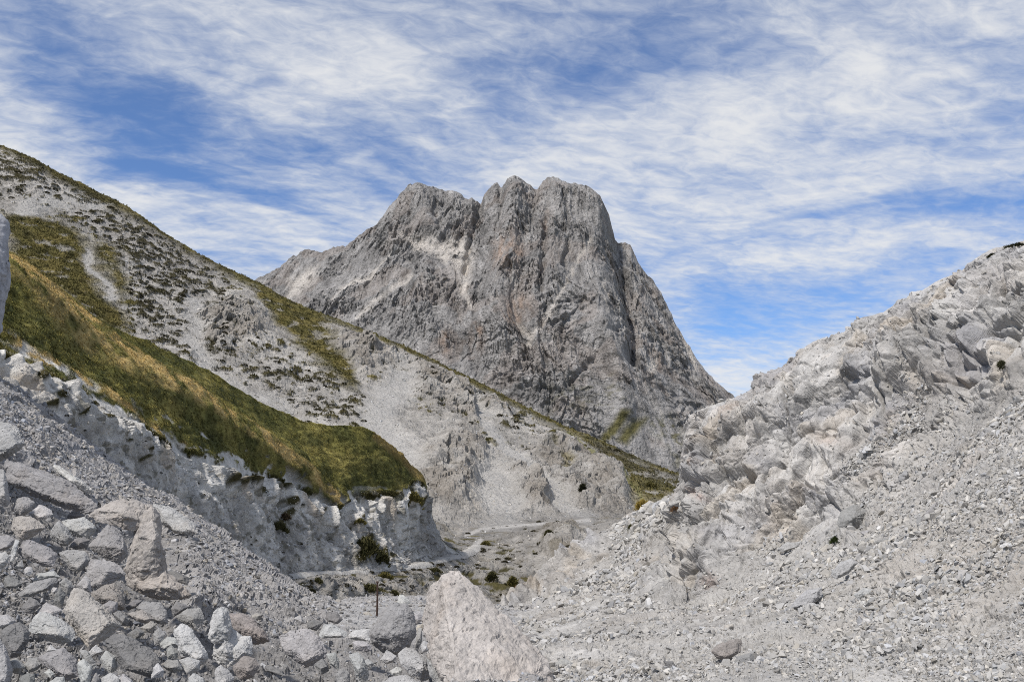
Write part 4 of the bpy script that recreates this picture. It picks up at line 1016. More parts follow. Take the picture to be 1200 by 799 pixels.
def grey(rng, n, base, var=.16, warm=.04):
    v = 1 + rng.normal(size=(n, 1)) * var
    w = rng.normal(size=(n, 1)) * warm
    return np.clip(np.array(base) * v * np.concatenate([1 + w, 1 + .3 * w, 1 - w], 1), .05, .62)

vis = lambda T: ((T.px > -60) & (T.px < 1260) & (T.py < 860) & (T.py > 150)).astype(float)
rs = np.random.default_rng(21)
# weights even over the picture; stones sized by what the slope shows
nD = fbm(D.flat() / 1.6, 3, 51).reshape(D.nv, D.nu)
wD = vis(D) * np.where(D.V > 2.02, 1, 0.15) * np.clip(.75 + 1.0 * nD, .4, 1.4) * (1 - .6 * PILE) * (1 - .75 * GRAVEL)
P, N, ix = D.sample(wD, 60000, rs)
sz = power(rs, len(P), 1.8, 11, 2.4) / FPX * P[:, 1]
o = scatter_mesh('scree', P, N, sz, grey(rs, len(P), (.315, .305, .295), .22), MAT['scree'], rs)
tag(o, 'loose grey angular scree covering the left slope and the floor of the notch', 'scree', kind='stuff')
wP = vis(D) * PILE
P, N, ix = D.sample(wP, 2800, rs)
sz = power(rs, len(P), 3, 13, 2.0) / FPX * P[:, 1]
P = P + N * (rs.uniform(-.03, .06, len(P)))[:, None]
o = scatter_mesh('rubble', P, N, sz, grey(rs, len(P), (.23, .225, .22), .2), MAT['scree'], rs, tilt=1.0)
tag(o, 'small broken rubble filling the gaps between the boulders at lower left', 'rubble', kind='stuff')
nE = fbm(E.flat() / 1.3, 3, 52).reshape(E.nv, E.nu)
streak = fbm(np.stack([E.flat()[:, 0] - E.flat()[:, 2], E.flat()[:, 1] * .3, E.flat()[:, 2] * 0], -1) / .9, 3, 53).reshape(E.nv, E.nu)
wE = vis(E) * (np.clip(.7 + 1.0 * nE + .9 * streak, .22, 1.6) * (1 - CLIFF) + .10 * CLIFF) * np.where(E.V > 1.9, 1, .5)
P, N, ix = E.sample(wE, 90000, rs)
cw = CLIFF[ix]
sz = power(rs, len(P), 2.1, 13, 2.4) * (1 - .45 * cw) * np.clip(.95 + 1.0 * streak[ix] + .7 * nE[ix], .5, 1.6) / FPX * P[:, 1]
o = scatter_mesh('scree', P, N, sz, grey(rs, len(P), (.375, .362, .34), .2, .025), MAT['scree'], rs, tilt=.55)
tag(o, 'pale limestone scree spread over the apron below the rock wall', 'scree', kind='stuff')
# crumbs on the bare bank and on the far slope
P, N, ix = C.sample(SPUR_BARE * ((C.px > -20) & (C.px < 540)), 6000, rs)
P2, N2, ix2 = B.sample((1 - HILL_GRASS) * (B.V > 2.05) * ((B.px > -20) & (B.px < 830) & (B.py > 200)), 14000, rs)
P, N = np.concatenate([P, P2]), np.concatenate([N, N2])
sz = power(rs, len(P), 1.0, 4.5, 2.6) / FPX * P[:, 1]
o = scatter_mesh('rock_debris', P, N, sz, grey(rs, len(P), (.43, .415, .39), .16), MAT['scree'], rs)
tag(o, 'pale rock debris scattered over the far bank and hillside', 'scree', kind='stuff')

# the stones that show largest: things of their own
protos = []
for k in range(14):
    bm = bmesh.new(); v, f = VAR[k]
    rock_hull(bm, [tuple(q) for q in v], .02); densify(bm, .10, 5, 900)
    bmesh.ops.recalc_face_normals(bm, faces=bm.faces)
    me = bpy.data.meshes.new('stone'); bm.to_mesh(me); bm.free()
    n = len(me.vertices); co = np.empty(n * 3, F32); me.vertices.foreach_get('co', co); co = co.reshape(-1, 3)
    nr = np.empty(n * 3, F32); me.vertices.foreach_get('normal', nr); nr = nr.reshape(-1, 3)
    q = co + k * 5
    co += nr * (.06 * fbm(q / .4, 3, 1) + crag(q, .3, 2) * .12 + crag(q, .11, 3) * .12)[:, None]
    me.vertices.foreach_set('co', co.reshape(-1)); me.polygons.foreach_set('use_smooth', np.ones(len(me.polygons), bool)); me.update(); me.materials.append(STONE_MAT)
    o = bpy.data.objects.new('stone', me); protos.append(o)
first = [True] * len(protos)
def place_stones(P, N, sizes, base, label, group, rng, lift=.1, tilt=.5):
    N = N + rng.normal(size=N.shape) * tilt
    ex, ey, ez = basis(N, rng.uniform(0, 6.28, len(P)))
    from mathutils import Matrix
    cols = grey(rng, len(P), base, .13)
    for i in range(len(P)):
        k = int(rng.integers(0, len(protos)))
        o = protos[k] if first[k] else protos[k].copy()
        first[k] = False
        COL.objects.link(o)
        s = sizes[i]; q = P[i] + ez[i] * s * lift
        o.matrix_world = Matrix([[ex[i][0] * s, ey[i][0] * s, ez[i][0] * s, q[0]], [ex[i][1] * s, ey[i][1] * s, ez[i][1] * s, q[1]], [ex[i][2] * s, ey[i][2] * s, ez[i][2] * s, q[2]], [0, 0, 0, 1]])
        o.color = (*cols[i], 1)
        tag(o, label, 'stone', group)
inr = lambda T, a, b, c, d_: ((T.px > a) & (T.px < b) & (T.py > c) & (T.py < d_)).astype(float)
P, N, _ = D.sample(PILE * inr(D, 0, 320, 590, 800), 62, rs)
place_stones(P, N, power(rs, 62, 9, 19, 2) / FPX * P[:, 1], (.24, .235, .23), 'small angular grey stone filling a gap between the big boulders of the left pile', 'small stones in the left boulder pile', rs, .25, .8)
P, N, _ = D.sample(inr(D, 300, 520, 715, 800), 62, rs)
place_stones(P, N, power(rs, 62, 9, 18, 2) / FPX * P[:, 1], (.38, .372, .36), 'small pale broken stone in the rubble beside the half sunk and round rough boulders', 'small stones in the centre rubble', rs, .2, .6)
P, N, _ = D.sample(inr(D, 80, 350, 590, 720) * (1 - PILE), 40, rs)
place_stones(P, N, power(rs, 40, 8, 15, 2) / FPX * P[:, 1], (.33, .325, .32), 'grey stone lying loose on the left scree slope above the boulder pile', 'larger stones on the left scree', rs, .1)
P, N, _ = E.sample((1 - CLIFF) * inr(E, 700, 1200, 560, 800), 74, rs)
place_stones(P, N, power(rs, 74, 11, 20, 2.4) / FPX * P[:, 1], (.41, .395, .375), 'pale angular stone standing out of the finer scree on the right apron', 'larger stones on the right scree', rs, .08)
P, N, _ = D.sample(inr(D, 610, 716, 735, 800), 22, rs)
place_stones(P, N, power(rs, 22, 9, 18, 2.2) / FPX * P[:, 1], (.39, .382, .37), 'pale stone on the floor of the notch right of the biggest boulder', 'stones on the floor of the notch', rs, .12)
wS = np.where(np.abs(E.V - 2.0) < .03, 1.0, 0.0) * inr(E, 830, 1200, 250, 500)
P, N, _ = E.sample(wS, 40, rs)
place_stones(P, N, power(rs, 40, 4, 12, 2) / FPX * P[:, 1], (.40, .39, .375), 'small block sitting on the skyline of the right rock wall', 'blocks on the skyline of the rock wall', rs, .25)

# ================================================================== grass, tussocks and shrubs
def blades(P, N, size, cols, nb, rng, spread=.6, width=.16, lean=.55, up=.6, name=None, droop=0):
    """tufts: nb blades each, every blade a bent pair of triangles"""
    n = len(P); m = n * nb
    Pb = np.repeat(P, nb, 0); s = np.repeat(size, nb)[:, None]; Nb = np.repeat(N, nb, 0)
    U = Nb * (1 - up) + np.array([0, 0, 1.0]) * up
    a = rng.uniform(0, 6.283, m); r = np.sqrt(rng.random(m))[:, None] * spread
    dirv = np.stack([np.cos(a), np.sin(a), np.zeros(m)], -1)
    t = np.cross(Nb, dirv); t /= np.linalg.norm(t, axis=1)[:, None] + 1e-9
    hd = np.cross(t, Nb)
    root = Pb + hd * r * s * .7 - Nb * s * .05
    h = s * rng.uniform(.6, 1.15, (m, 1))
    mid_ = root + U * h * .55 + hd * h * lean * .35
    tip = root + U * h * (1.0 - droop) + hd * h * lean * rng.uniform(.5, 1.5, (m, 1))
    w = s * width
    a2 = rng.uniform(0, 6.283, m); side = np.stack([np.cos(a2), np.sin(a2) * .5, np.zeros(m)], -1)
    V = np.stack([root - side * w, root + side * w, mid_ - side * w * .8, mid_ + side * w * .8, tip], 1).reshape(-1, 3)
    b = (np.arange(m) * 5)[:, None]
    Fq = np.concatenate([b + np.array([[0, 1, 3]]), b + np.array([[0, 3, 2]]), b + np.array([[2, 3, 4]])], 0)
    c = np.repeat(cols, nb, 0) * rng.uniform(.75, 1.25, (m, 1))
    c = np.repeat(c, 5, 0); c = np.concatenate([c, np.ones((len(c), 1))], 1)
    return V, Fq, c

rg = np.random.default_rng(33)
w = SPUR_GRASS * ((C.px > -30) & (C.px < 505) & (C.py > 240))
edgew = w * (1 + 4 * np.exp(-((C.V - 4.0) / .06) ** 2) + 2.5 * np.exp(-((C.V - 2.0) / .04) ** 2))
P, N, ix = C.sample(edgew, 22000, rg)
cc = C.color[ix][:, :3] * rg.uniform(.8, 1.3, (len(P), 1))
V_, F_, c_ = blades(P, N, np.where(np.abs(C.V[ix] - 4) < .1, 1.6, 1.0) * rg.uniform(.07, .19, len(P)), cc, 6, rg, width=.16)
w2 = HILL_GRASS * ((B.px > -30) & (B.px < 830)) * (B.V > 1.97) * (B.V < 3)
P2, N2, ix2 = B.sample(w2, 16000, rg)
cc2 = B.color[ix2][:, :3] * rg.uniform(.75, 1.25, (len(P2), 1))
V2, F2, c2 = blades(P2, N2, rg.uniform(.25, .65, len(P2)), cc2, 5, rg, width=.2)
o = mesh_obj('grass', np.concatenate([V_, V2]), np.concatenate([F_, F2 + len(V_)]), MAT['grass'], color=np.concatenate([c_, c2]), smooth=False)
tag(o, 'short olive and ochre alpine grass covering the spur and the turf patches of the hillside', 'grass', kind='stuff')

# dark tussock cushions on the stony hillside: the ones that show largest are things, the rest one mass
def cushion(rng, nb=70):
    P0 = np.zeros((nb, 3)); a = rng.uniform(0, 6.28, nb); r = np.sqrt(rng.random(nb)) * .5
    P0[:, 0] = np.cos(a) * r; P0[:, 1] = np.sin(a) * r * .7; P0[:, 2] = .20 * (1 - (r / .5) ** 2)
    Nn = np.stack([P0[:, 0] * 1.2, P0[:, 1] * 1.2, np.full(nb, .8)], -1)
    return blades(P0, Nn, np.full(nb, .24), np.tile([.045, .039, .020], (nb, 1)) * rng.uniform(.7, 1.5, (nb, 1)), 3, rng, spread=.3, width=.22)
CV = [cushion(np.random.default_rng(60 + k), 46) for k in range(6)]
CV_low = [cushion(np.random.default_rng(80 + k), 8) for k in range(6)]
wt = np.clip(HILL_TERR, 0, 1) * ((B.px > -10) & (B.px < 800)) * (1 - .8 * (HILL_GRASS > .9))
lowz = ((B.V > 3.02) & (B.V < 5) & (B.px > 330) & (B.px < 700)) * .25
P, N, ix = B.sample(wt + lowz, 2600, rg)
size = power(rg, len(P), 2.5, 9.5, 2.3) / FPX * P[:, 1]
order = np.argsort(-size / P[:, 1])
mats_ = MAT['grass']
cush = []
for k, (v, f, c) in enumerate(CV):
    me_o = mesh_obj('grass_tussock', v, f, mats_, color=c, smooth=False); cush.append(me_o)
usedc = [False] * len(cush)
def put_cushion(q, s, label, group, rng, flat=.75, nrm=None):
    k = int(rng.integers(0, len(cush)))
    if usedc[k]:
        o = cush[k].copy(); COL.objects.link(o)
    else:
        o = cush[k]; usedc[k] = True
    o.location = q
    if nrm is None: o.rotation_euler = (0, 0, rng.uniform(-.5, .5))
    else: o.rotation_euler = (Vector(nrm) * .7 + Vector((0, 0, .3))).to_track_quat('Z', 'Y').to_euler()
    o.scale = (s, s, s * flat)
    tag(o, label, 'tussock', group)
    return o
for j in order[:230]:
    up_ = B.py[ix[0][j], ix[1][j]] < 600
    put_cushion(P[j], size[j], 'dark low grass tussock on the stony terraced slope of the long hillside' if up_ else 'dark grass tussock on the valley slope beside the trodden path', 'tussocks on the stony hillside' if up_ else 'tussocks beside the path', rg, nrm=N[j])
rest = order[230:]
ang = rg.uniform(-.5, .5, len(rest)); kk = rg.integers(0, 6, len(rest)); Vs, Fs, Cs = [], [], []; bs = 0
for k, (v, f, c) in enumerate(CV_low):
    m = rest[kk == k]
    if not len(m): continue
    loc = v[None] * size[m][:, None, None] * np.array([1, 1, .8]) + P[m][:, None]
    Vs.append(loc.reshape(-1, 3)); Fs.append((f[None] + (bs + np.arange(len(m)) * len(v))[:, None, None]).reshape(-1, 3)); bs += len(v) * len(m); Cs.append(np.tile(c, (len(m), 1)))
o = mesh_obj('small_tussocks', np.concatenate(Vs), np.concatenate(Fs), mats_, color=np.concatenate(Cs), smooth=False)
tag(o, 'many tiny dark tussocks dotting the stony hillside', 'tussocks', kind='stuff')
# tussocks on the bare bank below the spur
wb = SPUR_BARE * ((C.px > 20) & (C.px < 500))
P, N, ix = C.sample(wb, 60, rg)
for j in range(60):
    put_cushion(P[j], rg.uniform(2.5, 5.5) / FPX * P[j][1], 'small dark tussock on the pale eroded bank below the grassy spur', 'tussocks on the eroded bank', rg, nrm=N[j])

def surface_point(T, px, py):
    """displaced surface point seen at a photo pixel"""
    ppx, ppy = T.project(T.G)
    m = np.hypot(ppx - px, ppy - py); m[T.V < 1.98] = 1e9
    k = np.unravel_index(np.argmin(m), m.shape)
    return T.G[k]
def bush(T, px, py, wpx, hpx, colr, label, cat='shrub', name='shrub', fine=False):
    q = surface_point(T, px, py + hpx * .42)
    s = q[1] / FPX
    rng = np.random.default_rng(int(px * 31 + py))
    nb = 170
    a = rng.uniform(0, 6.28, nb); r = np.sqrt(rng.random(nb)); ph = rng.uniform(0, 6.28, 2)
    r = r * (1 + .32 * np.sin(2 * a + ph[0]) + .25 * np.sin(5 * a + ph[1]))
    P0 = np.stack([np.cos(a) * r * .5 * wpx * s, np.sin(a) * r * .35 * wpx * s, hpx * s * .62 * (1 - r**2) * rng.uniform(.3, 1.1, nb)], -1)
    lum = np.clip(1 + .4 * fbm(P0 / (wpx * s * .3), 2, 3), .5, 1.6)[:, None]
    Nn = np.stack([np.cos(a) * r, np.sin(a) * r, np.full(nb, .9)], -1)
    v, f, c = blades(P0, Nn, np.full(nb, max(hpx * s * .38, 1.2 * s)), np.array(colr) * lum * np.ones((nb, 3)), 4, rng, spread=.5, width=.10 if fine else .2, up=.35)
    o = mesh_obj(name, v, f, mats_, color=c, smooth=False); o.location = q
    tag(o, label, cat)
    return o
gD, gM, gY, gBr = (.070, .066, .028), (.115, .100, .034), (.30, .22, .055), (.17, .10, .055)
bush(C, 429, 638, 25, 19, gD, 'biggest dark green shrub on the bank just above the path', )
bush(C, 447, 652, 11, 14, gD, 'small dark shrub hanging at the right foot of the biggest shrub')
bush(C, 485, 582, 13, 13, gM, 'olive shrub clinging to the white cliff under the grassy tip')
bush(C, 326, 617, 17, 11, gD, 'round dark shrub on the bank below the brown turf patches')
bush(C, 421, 609, 10, 6, gM, 'small olive tuft on the bank left of the white cliff')
bush(C, 333, 604, 12, 7, (.07, .05, .028), 'small brown tuft just above the round dark shrub')
bush(B, 510, 668, 15, 6, gD, 'flat dark shrub right below the path')
bush(B, 450, 675, 16, 10, gM, 'olive brown shrub below the path by the post')
bush(B, 372, 679, 10, 6, gD, 'flattened dark shrub below the left end of the path')
bush(B, 366, 692, 7, 6, (.04, .04, .02), 'small round black-green shrub left of the gravel floor')
bush(B, 462, 695, 10, 8, gD, 'dark shrub behind the white stone on the round boulder')
bush(B, 434, 688, 22, 9, gD, 'spreading dark shrub behind the top of the post')
bush(B, 576, 675, 9, 10, gD, 'dark leaning shrub on the streaked slope right of the path')
bush(B, 601, 681, 9, 12, gM, 'olive upper half of the plants at the foot of the pale rib')
bush(B, 608, 691, 9, 11, gBr, 'rusty brown plant at the foot of the pale rib')
bush(B, 569, 636, 10, 5, gM, 'olive tuft at the bend where the path ends')
bush(B, 683, 571, 6, 10, (.03, .03, .015), 'dark upright shrub in a hollow of the far outcrop')
bush(B, 643, 624, 9, 8, gD, 'dark shrub on top of the brown rock knob')
bush(B, 762, 568, 10, 9, gM, 'olive shrub in the green hollow behind the rock wall')
bush(E, 752, 589, 15, 13, gY, 'bright yellow grass tussock on the pale ridge in front of the green hollow', 'grass tussock', 'grass_tussock', True)
bush(E, 792, 595, 10, 8, gBr, 'reddish brown plant at the left foot of the rock wall', 'plant', 'alpine_plant', True)
bush(E, 745, 615, 8, 7, gBr, 'reddish brown plant low on the pale ridge left of the rock wall', 'plant', 'alpine_plant', True)
bush(E, 739, 617, 6, 6, (.06, .065, .02), 'dark green tuft touching the reddish brown plant on the pale ridge', 'plant', 'alpine_plant', True)
bush(E, 978, 632, 9, 8, (.035, .05, .014), 'small green tuft alone on the right scree', 'plant', 'alpine_plant', True)
bush(E, 1174, 426, 9, 10, (.06, .06, .03), 'thin dry tuft in a crack of the rock wall near the right edge', 'plant', 'alpine_plant', True)
bush(E, 1192, 287, 24, 6, (.03, .032, .016), 'dark low shrub along the skyline at the top right')
bush(E, 1163, 299, 9, 5, (.03, .032, .016), 'small dark shrub on the skyline left of the top right shrub')

# ================================================================== trodden path
xs_p = [a[0] for a in path_r]
ctr = [(338,674.5),(360,671.5),(400,669),(440,667),(470,664),(500,659.5),(525,653),(543,648),(553,643.5),(560,637)]
cx_ = np.linspace(338, 560, 160); cy_ = pchip([a for a, b in ctr], [b for a, b in ctr], cx_)
pp_ = np.stack([surface_point(B, a, b) for a, b in zip(cx_, cy_)])
k_ = np.ones(9) / 9
for kk_ in range(3): pp_[:, kk_] = np.convolve(np.pad(pp_[:, kk_], 4, mode='edge'), k_, 'valid')
tg = np.gradient(pp_, axis=0); tg[:, 2] = 0; tg /= np.linalg.norm(tg, axis=1)[:, None]
sd_ = np.stack([-tg[:, 1], tg[:, 0], 0 * tg[:, 0]], -1)
wv = (np.interp(cx_, [338, 480, 530, 560], [.5, .6, .75, .9]) * (1 + .35 * fbm(pp_ / 4, 3, 3)))[:, None]
lanes = np.linspace(-1, 1, 7)
vv = np.stack([pp_ + sd_ * wv * l_ + np.array([0, 0, .10 - .06 * abs(l_)]) for l_ in lanes], 1)
vg_ = B.G[B.V > 2.9]; vg_ = vg_[(vg_[:, 1] < 170) & (vg_[:, 1] > 80)]
for a_ in range(vv.shape[0]):
    for b_ in range(7):
        k2 = np.argmin((vg_[:, 0] - vv[a_, b_, 0]) ** 2 + (vg_[:, 1] - vv[a_, b_, 1]) ** 2)
        vv[a_, b_, 2] = .35 * vv[a_, b_, 2] + .65 * (vg_[k2, 2] + .06 - (.30 if b_ in (0, 6) else 0))
vv[..., 2] += .06 * fbm(vv.reshape(-1, 3) / .7, 2, 5).reshape(vv.shape[:2])
ii = np.arange(vv.shape[0] * 7).reshape(-1, 7)
ff = np.stack([ii[:-1, :-1], ii[1:, :-1], ii[1:, 1:], ii[:-1, 1:]], -1).reshape(-1, 4)
cpt = np.concatenate([np.array([[.47, .45, .415]]) * (1 + .25 * fbm(vv.reshape(-1, 3) / .8, 2, 6))[:, None], np.ones((vv.shape[0] * 7, 1))], 1)
tag(mesh_obj('path', vv.reshape(-1, 3), ff, MAT['scree_ground'], color=cpt), 'narrow pale footpath crossing the valley slope below the grassy spur', 'path', kind='structure')

# ================================================================== marker post
q = surface_point(D, 442, 722)
rm = bpy.data.materials.new('rusty_iron'); rm.use_nodes = True
t = NT(rm); b = t.n['Principled BSDF']; b.inputs['Roughness'].default_value = .85; b.inputs['Metallic'].default_value = .2
n = t.add('ShaderNodeTexNoise', i_Scale=14.0, i_Detail=6.0); co_ = t.add('ShaderNodeTexCoord').outputs['Object']; t.ln(co_, n.inputs['Vector'])
r = t.add('ShaderNodeValToRGB'); t.ln(n.outputs['Fac'], r.inputs['Fac'])
r.color_ramp.elements[0].color = (.028, .018, .014, 1); r.color_ramp.elements[1].color = (.085, .046, .032, 1)
t.ln(r.outputs['Color'], b.inputs['Base Color'])
h = 39 / FPX * q[1]; wd = 2.3 / FPX * q[1] / 2
root = bpy.data.objects.new('marker_post', None); COL.objects.link(root); root.location = q
tag(root, 'thin rusty iron marker post standing on the gravel behind the boulders', 'post')
def tube(name, r0, r1, z0, z1, seg=12, rings=8, wob=.0):
    vs = []; fs = []
    for i in range(rings + 1):
        f_ = i / rings; rr = r0 + (r1 - r0) * f_
        for k in range(seg):
            a = 2 * math.pi * k / seg
            vs.append((rr * math.cos(a) + wob * math.sin(f_ * 3), rr * math.sin(a), z0 + (z1 - z0) * f_))
    for i in range(rings):
        for k in range(seg):
            a_, b_ = i * seg + k, i * seg + (k + 1) % seg
            fs.append((a_, b_, b_ + seg, a_ + seg))
    bm = bmesh.new(); bv = [bm.verts.new(x) for x in vs]
    for f_ in fs: bm.faces.new([bv[i_] for i_ in f_])
    bm.faces.new(bv[-seg:]); bm.faces.new(list(reversed(bv[:seg])))
    me = bpy.data.meshes.new(name); bm.to_mesh(me); bm.free(); me.materials.append(rm)
    o = bpy.data.objects.new(name, me); COL.objects.link(o); o.parent = root
    return o
tube('shaft', wd, wd * .9, -.12, h * .97, wob=.006)
tube('cap', wd * 1.35, wd * 1.25, h * .955, h, rings=2)

# a weathered stick on the gravel
q = surface_point(D, 430, 704)
bm = bmesh.new()
s = q[1] / FPX
pts = [(-9 * s, .02, .05), (-3 * s, 0, .07), (4 * s, -.02, .05), (10 * s, 0, .03)]
rad = [.5 * s, .9 * s, 1.2 * s, .8 * s]; rings_ = []
for (x, y, z), rr in zip(pts, rad):
    rings_.append([bm.verts.new((x, y + rr * math.cos(k * math.pi / 4), z + rr * math.sin(k * math.pi / 4))) for k in range(8)])
for a_, b_ in zip(rings_[:-1], rings_[1:]):
    for k in range(8): bm.faces.new((a_[k], a_[(k + 1) % 8], b_[(k + 1) % 8], b_[k]))
bm.faces.new(rings_[0]); bm.faces.new(rings_[-1])
me = bpy.data.meshes.new('dead_branch'); bm.to_mesh(me); bm.free()
wm = surf_mat('dead_wood', 'object', [(20, .5)], [(40, .01)]); me.materials.append(wm)
o = bpy.data.objects.new('dead_branch', me); COL.objects.link(o); o.location = q; o.rotation_euler = (0, .12, .5); o.color = (.16, .13, .085, 1)
tag(o, 'short brown dead branch lying on the gravel left of the post', 'branch')

# ================================================================== sky, sun, camera
world = bpy.data.worlds.new('World'); SC.world = world; world.use_nodes = True
t = NT(world)
for n_ in list(t.n): t.n.remove(n_)
SUN_DIR = Vector((-0.42, -0.50, 0.78)).normalized()
elev = math.asin(SUN_DIR.z); azim = math.atan2(SUN_DIR.x, SUN_DIR.y)
sky = t.add('ShaderNodeTexSky', sky_type='NISHITA'); sky.sun_disc = False
sky.sun_elevation = elev; sky.sun_rotation = azim; sky.altitude = 2300; sky.air_density = 1.0; sky.dust_density = .4; sky.ozone_density = 2.0
d_ = t.add('ShaderNodeTexCoord').outputs['Generated']
sep = t.add('ShaderNodeSeparateXYZ'); t.ln(d_, sep.inputs[0])
# cloud sheet: directions cut a high level plane
z_ = t.math('ADD', t.math('MAXIMUM', sep.outputs['Z'], 0.0), 0.16)
U = t.math('DIVIDE', sep.outputs['X'], z_); W = t.math('DIVIDE', sep.outputs['Y'], z_)
def plane(px, py):
    v = at(px, py, 1.0) - np.array([0, 0, EYE]); v = v / np.linalg.norm(v)
    zz = max(v[2], 0) + .16
    return v[0] / zz, v[1] / zz
def comb(u, w, k=0.0):
    c = t.add('ShaderNodeCombineXYZ'); t.ln(u, c.inputs[0]); t.ln(w, c.inputs[1]); c.inputs[2].default_value = k
    return c.outputs[0]
def rot(u, w, a, su, sw):
    return (t.math('ADD', t.math('MULTIPLY', u, math.cos(a) * su), t.math('MULTIPLY', w, math.sin(a) * su)),
            t.math('ADD', t.math('MULTIPLY', u, -math.sin(a) * sw), t.math('MULTIPLY', w, math.cos(a) * sw)))
def noise(u, w, scale, detail, rough, dist=0.0, k=0.0):
    n = t.add('ShaderNodeTexNoise', i_Scale=scale, i_Detail=detail, i_Roughness=rough, i_Distortion=dist)
    t.ln(comb(u, w, k), n.inputs['Vector']); return n.outputs['Fac']
wu = t.math('MULTIPLY', t.math('SUBTRACT', noise(U, W, .9, 4, .5, 0, 3.1), .5), .9)
ww = t.math('MULTIPLY', t.math('SUBTRACT', noise(U, W, .9, 4, .5, 0, 7.7), .5), .9)
Uw, Ww = t.math('ADD', U, wu), t.math('ADD', W, ww)
a1, b1 = rot(Uw, Ww, math.radians(-18), .7, 1.5)
n1 = noise(a1, b1, 1.25, 10, .56, .25)
a2, b2 = rot(Uw, Ww, math.radians(35), 1.0, 2.2)
n2 = noise(a2, b2, 3.6, 9, .60, .3, 2.2)
a3, b3 = rot(Uw, Ww, math.radians(-8), 3.0, 12.0)
n3 = noise(a3, b3, 1.6, 6, .6, .3, 5.0)
a4, b4 = rot(U, W, math.radians(20), 1.0, 1.5)
n4 = noise(a4, b4, 17.0, 6, .6, .6, 8.0)
cov = t.math('ADD', t.math('MULTIPLY', t.math('SUBTRACT', n1, .5), 1.75), .62)
cov = t.math('ADD', cov, t.math('MULTIPLY', t.math('SUBTRACT', n2, .5), 1.0))
cov = t.math('ADD', cov, t.math('MULTIPLY', t.math('SUBTRACT', n3, .5), .38))
cov = t.math('ADD', cov, t.math('MULTIPLY', t.math('SUBTRACT', n4, .5), .75))
# the open blue holes and the denser banks of this sky, each a soft ellipse on the cloud sheet
BLOBS = [((150,130),(120,60),25,-.55),((240,150),(110,40),20,-.35),((410,180),(50,30),0,-.30),((310,235),(110,16),18,-.50),((210,205),(60,14),15,-.3),((250,280),(60,14),0,-.12),
         ((40,40),(60,40),0,-.25),((640,85),(150,22),-8,-.12),((800,60),(160,25),0,-.22),((500,165),(60,25),30,-.25),((1130,235),(110,26),-6,-.36),((1070,318),(80,14),-8,-.28),((1160,140),(70,22),0,-.25),((1060,25),(60,18),0,-.2),((880,400),(90,22),0,-.12),((950,330),(90,10),0,-.12),((30,90),(40,20),0,-.2),((560,30),(100,20),0,-.15),
         ((720,170),(170,45),-8,.25),((1000,120),(140,50),-20,.25),((880,250),(160,50),0,.22),((120,220),(90,16),20,.25),((330,290),(120,25),5,.35),((1050,280),(90,12),-5,.25),((420,90),(120,40),0,.12),((1020,370),(120,20),-15,.2)]
for (cx, cy), (rx_, ry_), ang_, amp in BLOBS:
    amp *= .92 if (amp < -.29 and cx < 450) else .75
    c0 = np.array(plane(cx, cy)); ca_, sa_ = math.cos(math.radians(ang_)), math.sin(math.radians(ang_))
    e1 = np.array(plane(cx + ca_ * 10, cy + sa_ * 10)) - c0; e2 = np.array(plane(cx - sa_ * 10, cy + ca_ * 10)) - c0
    Mi = np.linalg.inv(np.stack([e1 * rx_ / 10, e2 * ry_ / 10], 1))
    du = t.math('SUBTRACT', Uw if amp < 0 else U, float(c0[0])); dw = t.math('SUBTRACT', Ww if amp < 0 else W, float(c0[1]))
    q1 = t.math('ADD', t.math('MULTIPLY', du, float(Mi[0, 0])), t.math('MULTIPLY', dw, float(Mi[0, 1])))
    q2 = t.math('ADD', t.math('MULTIPLY', du, float(Mi[1, 0])), t.math('MULTIPLY', dw, float(Mi[1, 1])))
    r2 = t.math('ADD', t.math('MULTIPLY', q1, q1), t.math('MULTIPLY', q2, q2))
    g = t.math('MULTIPLY', t.math('EXPONENT', t.math('MULTIPLY', r2, -1.0)), amp)
    cov = t.math('ADD', cov, g)
fac = t.add('ShaderNodeMapRange', interpolation_type='SMOOTHSTEP', i_From_Min=.0, i_From_Max=1.12, i_To_Min=0.07, i_To_Max=.95); t.ln(cov, fac.inputs['Value'])
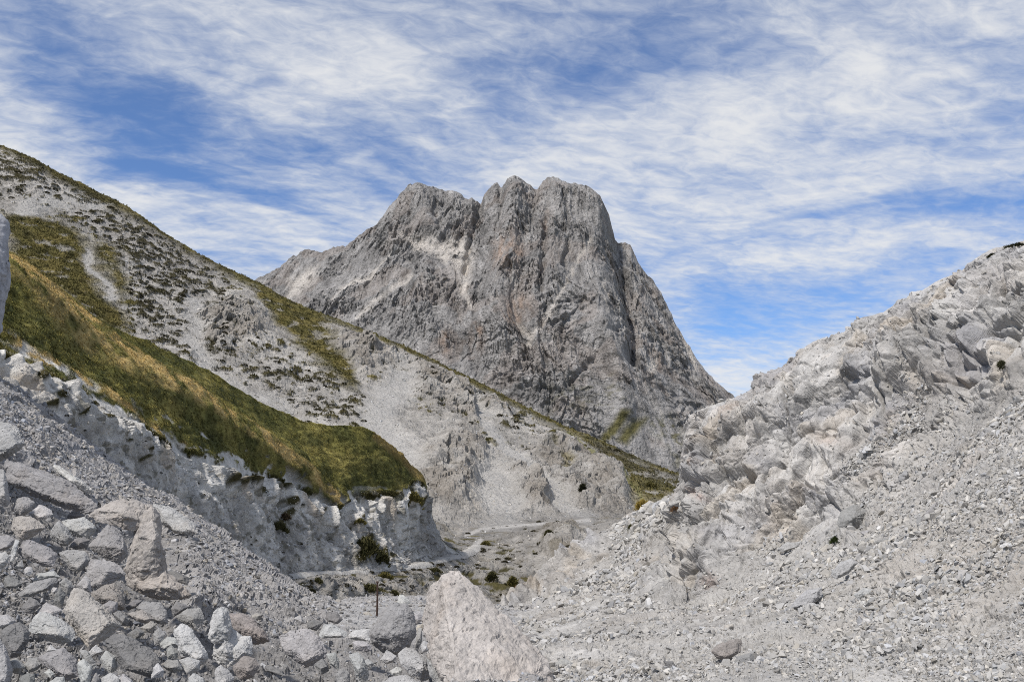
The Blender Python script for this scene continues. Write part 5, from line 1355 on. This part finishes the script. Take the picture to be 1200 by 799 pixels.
# clouds are brighter where thick and thin to a blue-grey veil
cr = t.add('ShaderNodeValToRGB'); t.ln(fac.outputs[0], cr.inputs['Fac'])
CLOUD = 6.2
cr.color_ramp.elements[0].color = (.60, .69, .86, 1); cr.color_ramp.elements[1].color = (.99, .995, 1.0, 1)
e = cr.color_ramp.elements.new(.6); e.color = (.80, .85, .93, 1)
cs = t.add('ShaderNodeVectorMath', operation='SCALE'); t.ln(cr.outputs['Color'], cs.inputs[0]); cs.inputs['Scale'].default_value = CLOUD
sk = t.add('ShaderNodeVectorMath', operation='MULTIPLY'); t.ln(sky.outputs['Color'], sk.inputs[0]); sk.inputs[1].default_value = (.58, .80, 1.06)
mx = t.add('ShaderNodeMix', data_type='RGBA'); t.ln(fac.outputs[0], mx.inputs['Factor']); t.ln(sk.outputs[0], mx.inputs['A']); t.ln(cs.outputs[0], mx.inputs['B'])
bg = t.add('ShaderNodeBackground', i_Strength=.095); t.ln(mx.outputs['Result'], bg.inputs['Color'])
out = t.add('ShaderNodeOutputWorld'); t.ln(bg.outputs[0], out.inputs['Surface'])

sl_ = bpy.data.lights.new('sun', 'SUN'); sl_.energy = 3.0; sl_.angle = math.radians(4); sl_.color = (1.0, .955, .90)
so = bpy.data.objects.new('sun', sl_); COL.objects.link(so); so.location = (0, 0, 50)
so.rotation_euler = SUN_DIR.to_track_quat('Z', 'Y').to_euler()

cam = bpy.data.cameras.new('camera'); cam.lens = 35.0 * FPX / (1200 * 35 / 36); cam.sensor_width = 36; cam.sensor_fit = 'HORIZONTAL'; cam.clip_start = .05; cam.clip_end = 40000
cobj = bpy.data.objects.new('camera', cam); COL.objects.link(cobj); cobj.location = (0, 0, EYE); cobj.rotation_euler = (math.pi / 2 + PITCH, 0, 0)
SC.camera = cobj
SC.view_settings.view_transform = 'Standard'; SC.view_settings.look = 'None'; SC.view_settings.gamma = 1.0; SC.view_settings.exposure = 0.5
SC.view_settings.use_curve_mapping = False
SC.cycles.use_denoising = False
SC.cycles.pixel_filter_type = 'BLACKMAN_HARRIS'; SC.cycles.filter_width = 1.0
SC.cycles.max_bounces = 4; SC.cycles.diffuse_bounces = 3; SC.cycles.glossy_bounces = 1
